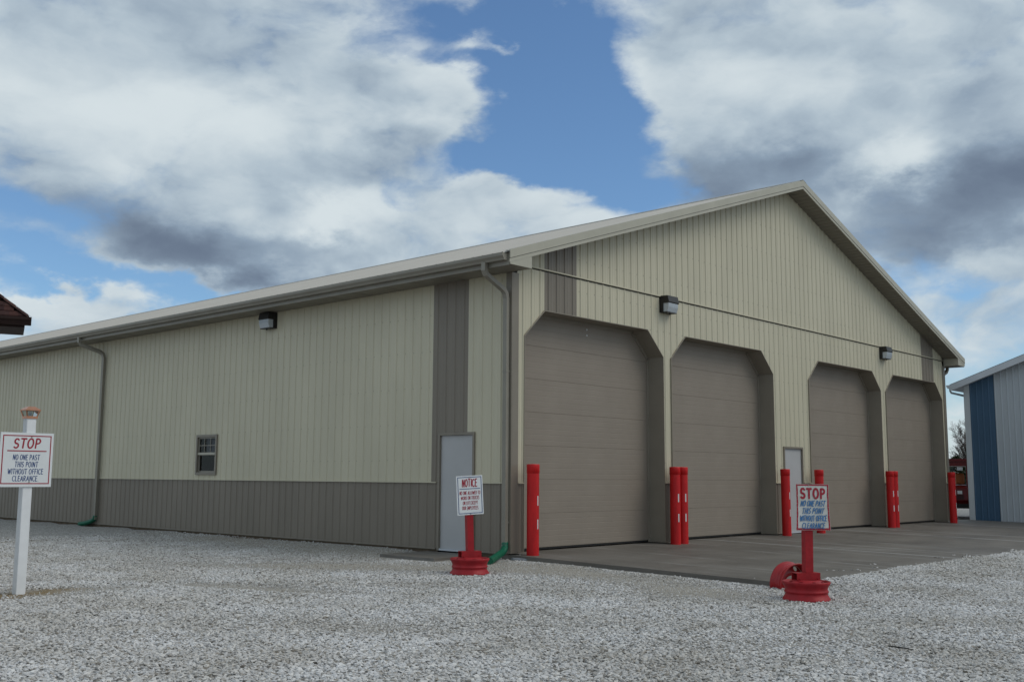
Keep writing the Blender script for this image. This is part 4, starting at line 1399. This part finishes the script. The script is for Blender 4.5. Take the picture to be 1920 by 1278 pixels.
def notice_sign():
    r, z0 = wheel_sign('notice_sign', -2.03, -1.05, -0.42, None, 'white NOTICE board on a red post standing in a red wheel rim, leaning slightly')
    tl = Matrix.Rotation(math.radians(-2.2), 4, 'Y')
    p = MB()
    M0 = Matrix.Translation((0.0, 0, z0)) @ tl
    p.box(-0.049, 0.049, -0.049, 0.049, 0.0, 0.62, M0)
    p.box(-0.040, 0.040, -0.0491 + .001, 0.049, 0.62, 1.02, M0)
    p.build('post', m_wheel, r)
    Mb = Matrix.Translation((-0.030, -0.058, z0 + 0.812)) @ Matrix.Rotation(math.radians(-3.2), 4, 'Y')
    hw, hh = 0.207, 0.285
    bd = MB(); bd.box(-hw, hw, 0.0, 0.009, -hh, hh)
    bo = bd.build('sign_board', m_board, r); bo.matrix_local = Mb
    frame_mesh(-hw + .018, hw - .018, -hh + .018, hh - .018, 0.010, -0.0012).build('border_line', m_sign_blue, bo)
    ru = MB(); ru.box(-0.160, 0.165, -0.002, -0.0008, hh - 0.196, hh - 0.187); ru.build('rule_line', m_sign_blue, bo)
    text_mesh('NOTICE', 0.232, 0.108, 0.0145, 0.0, hh - 0.160, -0.0015, shear=0.05, jitter=0.03, seed=4).build('lettering', m_sign_red, bo)
    for k, (tx, tw) in enumerate((('NO ONE ALLOWED TO', 0.325), ('WORK ON TRUCKS', 0.285), ('ON LOT EXCEPT', 0.235), ('OUR EMPLOYEES.', 0.260))):
        text_mesh(tx, tw, 0.048, 0.0058, 0.0, hh - 0.275 - 0.073 * k, -0.0015, shear=0.06, jitter=0.02, seed=20 + k).build('lettering', m_sign_red, bo)
    for z in (hh - .13 + .11, -hh + .012):
        n_ = MB(); n_.tube([(0, -0.006, z), (0, 0.0, z)], 0.007, n=8); n_.build('screw', m_screw, bo)
notice_sign()

def old_stop_sign():
    x, y = -1.02, -5.87
    r, z0 = wheel_sign('stop_sign', x, y, -0.62, None, 'weathered STOP board with a red frame on a red post in a red wheel rim')
    p = MB()
    lean = Matrix.Translation((0.025, 0, z0)) @ Matrix.Rotation(math.radians(1.0), 4, 'Y')
    p.box(-0.051, 0.051, -0.051, 0.051, 0.0, 1.0, lean)
    p.build('post', m_wheel, r)
    Mb = Matrix.Translation((0.085, -0.062, z0 + 0.795)) @ Matrix.Rotation(math.radians(0.5), 4, 'Y')
    hw, hh = 0.222, 0.282
    # thin board, slightly bowed at its lower edges
    def bow(x_, z_):
        t = (z_ + hh) / (2 * hh)
        return x_ * (1 + 0.055 * (1 - t) ** 2 - 0.02 * math.sin(t * PI)), 0.012 * (x_ / hw) ** 2 * (1 - t)
    n = 9
    fr_, bk_ = [], []
    for i in range(n):
        zz = -hh + 2 * hh * i / (n - 1)
        row, row2 = [], []
        for j in range(n):
            xx = -hw + 2 * hw * j / (n - 1)
            X_, Y_ = bow(xx, zz)
            row.append((X_, -Y_, zz)); row2.append((X_, -Y_ + 0.006, zz))
        fr_.append(row); bk_.append(row2)
    bd = MB(); bd.grid(fr_); bd.grid(bk_)
    edge_f = fr_[0] + [r_[-1] for r_ in fr_[1:]] + fr_[-1][::-1][1:] + [r_[0] for r_ in fr_[::-1]][1:-1]
    edge_b = bk_[0] + [r_[-1] for r_ in bk_[1:]] + bk_[-1][::-1][1:] + [r_[0] for r_ in bk_[::-1]][1:-1]
    bd.grid([edge_f, edge_b], closed=True, smooth=False)
    bo = bd.build('sign_board', m_board_old, r); bo.matrix_local = Mb
    # red painted frame following the bow
    def B(x_, z_, lift=0.0022):
        X_, Y_ = bow(x_, z_); return (X_, -Y_ - lift, z_)
    g = MB(); wv = 0.024
    for k in range(12):
        a, c = -hh + 2 * hh * k / 12 + 0.002, -hh + 2 * hh * (k + 1) / 12 - (0.002 if k == 11 else 0)
        for sx in (-1, 1):
            lj = wv + 0.003 * math.sin(k * 2.1 + sx); lj2 = wv + 0.003 * math.sin((k + 1) * 2.1 + sx)
            g.face([B(sx * (hw - .004), a), B(sx * (hw - lj), a), B(sx * (hw - lj2), c), B(sx * (hw - .004), c)])
    for k in range(10):
        a, c = -hw + wv + (2 * hw - 2 * wv) * k / 10, -hw + wv + (2 * hw - 2 * wv) * (k + 1) / 10
        for s in (-1, 1):
            z_o, z_i = s * (hh - .003), s * (hh - wv * (1.15 if s < 0 else 0.8))
            g.face([B(a, z_o, .0024), B(c, z_o, .0024), B(c, z_i, .0024), B(a, z_i, .0024)])
    g.build('painted_frame', m_sign_red, bo)
    text_mesh('STOP', 0.325, 0.116, 0.026, 0.002, hh - 0.172, -0.0125 + 0.008, shear=0.0, jitter=0.012, seed=6, gap=0.26).build('lettering', m_sign_red, bo)
    for k, (tx, tw, sh) in enumerate((('NO ONE PAST', 0.325, 0.26), ('THIS POINT', 0.285, 0.26), ('WITHOUT OFFICE', 0.355, 0.10), ('CLEARANCE', 0.300, 0.16))):
        text_mesh(tx, tw, 0.064, 0.0100, 0.004, hh - 0.268 - 0.0905 * k, -0.006 - 0.002 * k, shear=sh, jitter=0.02, seed=30 + k).build('lettering', m_sign_blue2, bo)
    for (xx, zz) in ((0.03, hh - .16), (0.03, -hh + .02), (-.15, -hh + .012), (-.05, hh - .01)):
        n_ = MB(); n_.tube([(xx, -0.012, zz), (xx, 0.0, zz)], 0.006, n=8); n_.build('screw', m_screw, bo)
old_stop_sign()

def loose_wheel():
    x, y = 0.02, -5.12
    zb = gz(x, y)
    r = empty('loose_wheel', (x, y, zb), 0, label='glossy red wheel rim propped on edge in the gravel behind the weathered stop sign', cat='wheel rim')
    ax = Vector((-0.36, -0.92, -0.06)).normalized()          # the open side looks out and up
    q = Vector((0, 0, 1)).rotation_difference(ax).to_matrix().to_4x4()
    T = Matrix.Translation((0.0, 0.0, -0.08 - zb)) @ q @ Matrix.Translation((0, 0, -0.10))
    w = MB(); w.lathe(RIM, 56, T, closed=True); wo = w.build('wheel_rim', m_wheel_gloss, r)
    d = disc_mesh(0.060, 0.10); d.v = [tuple(T @ Vector(v)) for v in d.v]
    d.build('wheel_disc', m_wheel_gloss, wo)
loose_wheel()

# odds and ends on the ground
def stone_block():
    bm = bmesh.new()
    bmesh.ops.create_icosphere(bm, subdivisions=3, radius=1.0)
    for v in bm.verts:
        c = v.co
        k = 1.0 / max(abs(c.x), abs(c.y), abs(c.z)) ** 0.8
        v.co = Vector((c.x * k * 0.20, c.y * k * 0.10, c.z * k * 0.055)) * (1 + 0.07 * math.sin(c.x * 7 + c.y * 5) + random.uniform(-.03, .03))
    me = bpy.data.meshes.new('stone_block'); bm.to_mesh(me); bm.free(); me.materials.append(m_stone)
    o = link_mesh('stone_block', me, None, (0.02, -0.27, -0.062), label='flat grey stone block at the garage corner beside the slab', cat='stone')
    o.rotation_euler = (0, 0.03, -0.75)
stone_block()
b = MB()
pts = [Vector((-3.973, -8.141, 0)), Vector((-3.98, -8.20, 0)), Vector((-3.985, -8.27, 0)), Vector((-3.995, -8.365, 0))]
b.tube([(p.x + random.uniform(-.004, .004), p.y, gz(p.x, p.y) + 0.026 + random.uniform(0, .006)) for p in pts], [0.005, 0.007, 0.006, 0.004], n=6)
b.build('stick', m_stick, label='thin black stick lying on the open gravel', cat='stick')

# ------------------------------------------------------------------ blue and white building next door
def blue_building():
    B = empty('blue_white_building', (22.3, 0.16, -0.07), 0, label='white steel building with blue panels and white eaves beside the garage', cat='building')
    H = 4.50
    Wd = 13.0
    sl = 0.36
    ridge = Wd / 2
    top = lambda y: H + 0.05 + sl * min(-y, Wd + y) - 0.02     # y runs 0 .. -Wd along the gable
    place = lambda y, d, z: (-d * 0.8, y, z)
    edges = [-0.165, -0.94, -1.70, -2.62, -3.54, -4.46, -5.38, -6.30, -7.22, -8.14, -9.06, -9.98, -10.9, -11.82, -12.84]
    for i in range(len(edges) - 1):
        y1, y0 = edges[i], edges[i + 1]
        blue = i in (0, 12)
        g = ribbed_sheet(y0, y1, lambda y: 0.0, (lambda y: top(y)), place, y1 - 0.02, (-ridge,), 0.19)
        g.build('siding_sheet', m_blue_steel if blue else m_white_steel, B, label='blue accent sheet' if blue else None)
    c = MB()
    c.box(-0.030, 0.0, -0.163, 0.004, 0.0, top(0)); c.box(-0.002, 0.15, 0.004, 0.028, 0.0, H)
    c.build('corner_trim', m_white_trim, B)
    sd = MB(); sd.box(0.15, 24, -0.02, 0.0, 0, H); sd.box(0.02, 24, -Wd, -Wd + .02, 0, H); sd.build('side_wall', m_white_steel, B)
    ov, ra = 0.36, 0.30
    zt = lambda y: H + 0.10 + sl * min(-y, Wd + y)
    rf = MB()
    for s in (0, 1):
        ya, yb = (ov, -ridge) if s == 0 else (-Wd - ov, -ridge)
        rf.prism([(-ra, ya, zt(ya)), (-ra, yb, zt(yb)), (-ra, yb, zt(yb) + 0.03), (-ra, ya, zt(ya) + 0.03)], (24.6, 0, 0))
    ro = rf.build('roof', material('dark_roof_steel', (0.05, 0.055, 0.065), 0.5, 0.4), B)
    fa = MB()
    for s in (0, 1):
        ya, yb = (ov, -ridge) if s == 0 else (-Wd - ov, -ridge)
        fa.prism([(-ra - .012, ya, zt(ya) - 0.19), (-ra - .012, yb, zt(yb) - 0.19), (-ra - .012, yb, zt(yb) + 0.012), (-ra - .012, ya, zt(ya) + 0.012)], (0.02, 0, 0))
    fa.build('rake_fascia', m_white_trim, B)
    so = MB()
    so.face([(-ra, ov, zt(ov) - 0.16), (0, ov, zt(ov) - 0.16), (0, -ridge, zt(-ridge) - 0.16), (-ra, -ridge, zt(-ridge) - .16)])
    so.face([(0, ov, zt(ov) - .155), (24, ov, zt(ov) - .155), (24, 0, H - .02), (0, 0, H - .02)])
    so.build('soffit', m_white_trim, B)
    gu = MB()
    prof = [(0, 0.0), (0, -0.11), (0.07, -0.11), (0.11, -0.04), (0.11, 0.0)]
    gu.grid([[(x_, ov + p, zt(ov) + 0.01 + q) for p, q in prof] for x_ in (-ra, 24)], smooth=False)
    gu.prism([(-ra - .001, ov + p, zt(ov) + 0.01 + q) for p, q in prof], (-0.004, 0, 0))
    gu.build('gutter', m_white_trim, B)
    dsp = MB()
    dsp.tube([(-0.12, ov + .05, zt(ov) - .09), (-0.12, ov + .05, zt(ov) - .17), (-0.09, ov + .03, zt(ov) - .23), (0.26, 0.07, zt(ov) - .33), (0.32, 0.045, zt(ov) - .39), (0.32, 0.045, 0.1)], 0.03, sq=(0.06, 0.05), smooth=False)
    dsp.build('downspout', m_white_steel, B)
blue_building()

# ------------------------------------------------------------------ brown shingled shelter roof reaching in at the edge
def shelter():
    base = Vector((-7.86, 0.78, 0.0))
    u = Vector((0.93, -0.37, 0)).normalized()
    rz = math.atan2(u.y, u.x)
    S = empty('shelter', (base.x, base.y, gz(base.x, base.y)), rz, label='dark brown shelter with a hipped shingle roof at the picture edge', cat='shelter')
    zb = gz(base.x, base.y)
    # local x runs along the eave (0 at the corner, negative inwards), local y goes back
    ze = 3.215 - zb
    Lx, Dp, tn = 3.2, 0.86, math.tan(math.radians(41))
    hip = Dp / 2
    course = 0.078
    ncr = int(hip / course)
    for c in range(ncr):
        y0, y1 = c * course, (c + 1) * course + 0.012
        xr0, xl0 = -y0 + 0.012, -Lx + y0 - 0.012
        z0, z1 = ze + y0 * tn, ze + y1 * tn
        # front shingles
        x = xr0
        first = True
        while x > xl0:
            w = random.uniform(0.085, 0.125)
            xa, xb = x, max(x - w, xl0)
            lift = 0.014 + random.uniform(0, 0.004)
            fa, fb = xa, xb
            ta, tb = min(xa, -y1 + 0.006), max(xb, -Lx + y1 - 0.006)
            if tb < ta - 0.005:
                g = MB()
                p = [(fb, y0 - .004, z0 + lift), (fa, y0 - .004, z0 + lift), (ta, y1, z1 + 0.004), (max(tb, -1e9), y1, z1 + 0.004)]
                g.face(p)
                g.face([(fb, y0 - .004, z0 + lift - .012), (fa, y0 - .004, z0 + lift - .012), (fa, y0 - .004, z0 + lift), (fb, y0 - .004, z0 + lift)])
                g.face([(fa, y0 - .004, z0 + lift - .012), (ta, y1, z1 - .008), (ta, y1, z1 + .004), (fa, y0 - .004, z0 + lift)])
                if x > -1.1: g.build('shingle', random.choice(m_shingle), S)
                else:
                    o_ = len(rest.v); rest.v += g.v; rest.f += [tuple(k + o_ for k in f) for f in g.f]; rest.sm += g.sm
            x -= w
        # the hip end and the back, course by course, out of sight from the yard
        o1 = MB()
        yb0, yb1 = Dp - y0, Dp - y1
        rest.face([(xr0, y0, z0 + .012), (xr0, yb0, z0 + .012), (-y1, yb1, z1 + .003), (-y1, y1, z1 + .003)])
        rest.face([(xl0, y0, z0 + .012), (xl0, yb0, z0 + .012), (-Lx + y1, yb1, z1 + .003), (-Lx + y1, y1, z1 + .003)])
        rest.face([(xr0, yb0, z0 + .012), (xl0, yb0, z0 + .012), (-Lx + y1, yb1, z1 + .003), (-y1, yb1, z1 + .003)])
    rest.build('shingle_courses', m_shingle[0], S, kind='stuff')
    k = 0
    while k * 0.14 < hip - .02:
        t0, t1 = k * 0.14, min(hip, (k + 1) * 0.14 + .03)
        for (sx, ox) in ((-1, 0.0), (1, -Lx)):
            rc = MB()
            a = Vector((ox + sx * t0, t0, ze + t0 * tn + .024)); c_ = Vector((ox + sx * t1, t1, ze + t1 * tn + .020))
            rc.face([a + Vector((-sx * 0.0, -.06, -.030)), a + Vector((0, 0, .006)), c_, c_ + Vector((0, -.06, -.034))])
            rc.face([a + Vector((0, 0, .006)), a + Vector((-sx * .06, 0, -.030)), c_ + Vector((-sx * .06, 0, -.034)), c_])
            rc.build('hip_shingle', m_shingle[(k + 1) % 4], S)
        k += 1
    f = MB()
    f.box(-Lx + .03, -0.03, 0.030, 0.055, ze - 0.125, ze - 0.012); f.box(-Lx + .03, -0.03, Dp - .055, Dp - .03, ze - 0.125, ze - 0.012)
    f.box(-0.055, -0.030, 0.055, Dp - .055, ze - 0.125, ze - 0.012); f.box(-Lx + .03, -Lx + .055, 0.055, Dp - .055, ze - 0.125, ze - 0.012)
    f.build('fascia', m_brown, S)
    g = MB()
    prof = [(0.028, ze - .010), (0.028, ze - .100), (-0.045, ze - .100), (-0.062, ze - .060), (-0.088, ze - .040), (-0.088, ze - .008), (-0.075, ze - .008)]
    g.grid([[(x_, p, q) for p, q in prof] for x_ in (-Lx + .0, 0.035)], smooth=False)
    g.prism([(0.035, p, q) for p, q in prof[:6]], (0.004, 0, 0))
    g.build('gutter', m_brown, S)
    so = MB(); so.box(-Lx + .056, -0.056, 0.056, Dp - .056, ze - 0.122, ze - 0.110); so.build('soffit', m_brown, S)
    po = MB()
    for px_ in (-0.75, -Lx + .4):
        for py_ in (0.22, Dp - .22):
            p = MB(); p.box(px_ - .06, px_ + .06, py_ - .06, py_ + .06, -0.2, ze - .123); p.build('post', m_brown, S)
rest = MB()
shelter()

# ------------------------------------------------------------------ red utility truck in the gap, trees beyond
def red_truck():
    T = empty('utility_truck', (27.46, 2.36, gz(27.46, 2.36)), math.atan2(-0.345, -0.94), label='dark red open utility truck with an orange seat parked behind the buildings', cat='truck')
    # local +x is the front, towards the yard
    b = MB()
    b.prism([(-2.6, -0.85, 0.55), (0.95, -0.85, 0.55), (1.05, -0.85, 0.70), (1.02, -0.85, 1.12), (0.55, -0.85, 1.24), (-2.6, -0.85, 1.24)], (0, 1.7, 0))
    b.build('body', m_truck, T)
    r = MB(); r.box(-1.5, 0.75, -0.9, 0.9, 2.12, 2.21); r.box(-1.46, 0.70, -0.86, 0.86, 1.94, 2.1195); ro = r.build('canopy', m_truck, T)
    for (x_, y_) in ((0.62, -0.80), (0.62, 0.80), (-1.38, -0.80), (-1.38, 0.80)):
        p = MB(); p.bar((x_, y_, 1.241), (x_ - 0.06, y_, 1.939), 0.06, 0.06, (1, 0, 0)); p.build('canopy_post', m_truck, T)
    p = MB(); p.bar((0.64, 0.33, 1.241), (0.6, 0.33, 1.939), 0.05, 0.05, (1, 0, 0)); p.build('windshield_post', m_truck, T)
    wsh = MB(); wsh.face([(0.655, -0.77, 1.26), (0.655, -0.08, 1.26), (0.605, -0.08, 1.93), (0.605, -0.77, 1.93)]); wsh.build('windshield', m_glass, T)
    s = MB()
    s.lathe([(0.0, 0.0), (0.20, 0.02), (0.23, 0.10), (0.23, 0.42), (0.19, 0.50), (0.0, 0.52)], 18, Matrix.Translation((0.15, 0.10, 1.245)) @ Matrix.Diagonal((0.5, 0.72, 0.85, 1.0)))
    s.build('seat', m_orange, T)
    st = MB(); st.tube([(0.60, -0.25, 1.242), (0.40, -0.25, 1.50)], 0.025, n=8); st.lathe([(0.15, 0), (0.165, 0.012), (0.15, 0.024), (0.14, 0.012)], 18, Matrix.Translation((0.39, -0.25, 1.51)) @ Matrix.Rotation(-0.8, 4, 'Y'), closed=True); st.build('steering_wheel', m_rubber, T)
    mi = MB(); mi.box(0.72, 0.74, 0.00, 0.20, 1.78, 1.90); mi.build('mirror', m_chrome, T)
    bu = MB(); bu.box(1.06, 1.16, -0.88, 0.88, 0.40, 0.56); bu.build('bumper', m_rubber, T)
    gp = MB(); gp.box(1.045, 1.058, -0.02, 0.14, 0.92, 1.04); gp.build('number_plate', m_white, T)
    gr = MB()
    for k in range(6): gr.box(1.02, 1.055, -0.35, -0.10 + .3, 0.72 + k * 0.03, 0.732 + k * 0.03)
    gr.build('grille', m_rubber, T)
    for y_ in (-0.6, 0.6):
        h = MB(); h.lathe([(0, 0.04), (0.06, 0.035), (0.085, 0.01), (0.09, 0.0)], 18, Matrix.Translation((1.035, y_, 0.82)) @ Matrix.Rotation(PI / 2, 4, 'Y')); h.build('headlight', m_lens, T)
    for (x_, y_) in ((0.55, -0.78), (0.55, 0.78), (-1.9, -0.78), (-1.9, 0.78)):
        w = MB(); w.lathe([(0.15, -0.10), (0.30, -0.11), (0.34, -0.07), (0.34, 0.07), (0.30, 0.11), (0.15, 0.10)], 28, Matrix.Translation((x_, y_, 0.34)) @ Matrix.Rotation(PI / 2, 4, 'X'))
        wo = w.build('wheel', m_rubber, T)
        h = MB(); h.lathe([(0.0, 0.06), (0.10, 0.06), (0.15, 0.095), (0.15, -0.095), (0.10, -0.06), (0.0, -0.06)], 20, Matrix.Translation((x_, y_, 0.34)) @ Matrix.Rotation(PI / 2, 4, 'X')); h.build('hub', m_truck, wo)
red_truck()

def bare_tree(x, y, H, seed, label, spread=0.62):
    rg = random.Random(seed)
    t = empty('bare_tree', (x, y, -0.15), rg.uniform(0, 6), label=label, cat='tree')
    tr, cr = MB(), MB()
    def grow(p, d, L, r, lv):
        n = 4 if lv < 3 else 2
        pts, q = [p], p
        dd = d.copy()
        for k in range(n):
            dd = (dd + Vector((rg.uniform(-1, 1), rg.uniform(-1, 1), rg.uniform(-.4, .7))) * 0.14).normalized()
            q = q + dd * L / n
            pts.append(q)
        rads = [r * (1 - 0.45 * k / n) for k in range(n + 1)]
        (tr if lv == 0 else cr).tube(pts, rads, n=6 if lv < 2 else 3, caps=False)
        if lv >= 5: return
        m = (9, 7, 6, 5, 4)[lv]
        for k in range(m):
            f = 0.28 + 0.72 * (k + rg.random() * 0.6) / m if lv else 0.22 + 0.78 * (k + rg.random() * .5) / m
            i = min(n - 1, int(f * n)); base = pts[i].lerp(pts[i + 1], f * n - i)
            ax = Vector((rg.uniform(-1, 1), rg.uniform(-1, 1), rg.uniform(-1, 1))).cross(dd).normalized()
            nd = (dd + ax * spread * rg.uniform(0.8, 1.5)).normalized()
            nd = (nd + Vector((0, 0, 0.18))).normalized()
            grow(base, nd, L * rg.uniform(0.44, 0.66), max(0.005, r * (1 - .45 * f) * 0.50), lv + 1)
        if lv < 4:
            grow(q, dd, L * 0.55, max(0.005, r * 0.5), lv + 1)
    grow(Vector((0, 0, 0)), Vector((0, 0, 1)), H * 0.62, H * 0.019, 0)
    tr.build('trunk', m_bark, t)
    cr.build('crown', m_bark, t)
bare_tree(57.6, 12.8, 4.5, 5, 'tall bare tree with fine grey twigs behind the red truck')
bare_tree(60.5, 12.1, 3.2, 8, 'small bare tree just left of the blue building corner trim')

def conifer(x, y, H, Rr, seed, label, n=5200):
    rg = np.random.default_rng(seed)
    t = empty('evergreen_tree', (x, y, -0.15), 0, label=label, cat='tree')
    k = MB(); k.tube([(0, 0, 0), (0.02, 0.03, H * .5), (0, 0, H * .96)], [H * .025, H * .016, 0.01], n=8); k.build('trunk', m_bark, t)
    c = MB()
    for i in range(n):
        f = rg.random() ** 0.7
        z = H * (0.05 + 0.93 * f)
        rmax = Rr * (1 - f) ** 0.75 * (0.72 + 0.28 * math.sin(z * 5.5 + 3 * math.sin(i % 7))) + 0.06
        rr = rmax * math.sqrt(rg.random()) if rg.random() < .5 else rmax * rg.uniform(.75, 1.08)
        a = rg.uniform(0, 2 * PI)
        p = Vector((rr * math.cos(a), rr * math.sin(a), z - 0.22 * rr))
        s = rg.uniform(0.07, 0.19)
        d = Vector((math.cos(a) + rg.normal(0, .4), math.sin(a) + rg.normal(0, .4), rg.normal(-0.1, .35))).normalized()
        e = d.cross(Vector((rg.normal(), rg.normal(), rg.normal()))).normalized()
        c.face([p - e * s * .3, p + e * s * .3, p + d * s])
    c.build('crown', m_needles, t)
conifer(52.9, 12.6, 4.2, 1.5, 3, 'dark evergreen tree at the garage edge behind the red truck')
conifer(55.2, 12.2, 3.0, 1.6, 4, 'low bushy evergreen under the tall bare tree', 4500)
conifer(62.0, 16.5, 4.6, 1.7, 6, 'evergreen tree hidden mostly by the garage, beyond the dark evergreen', 3000)
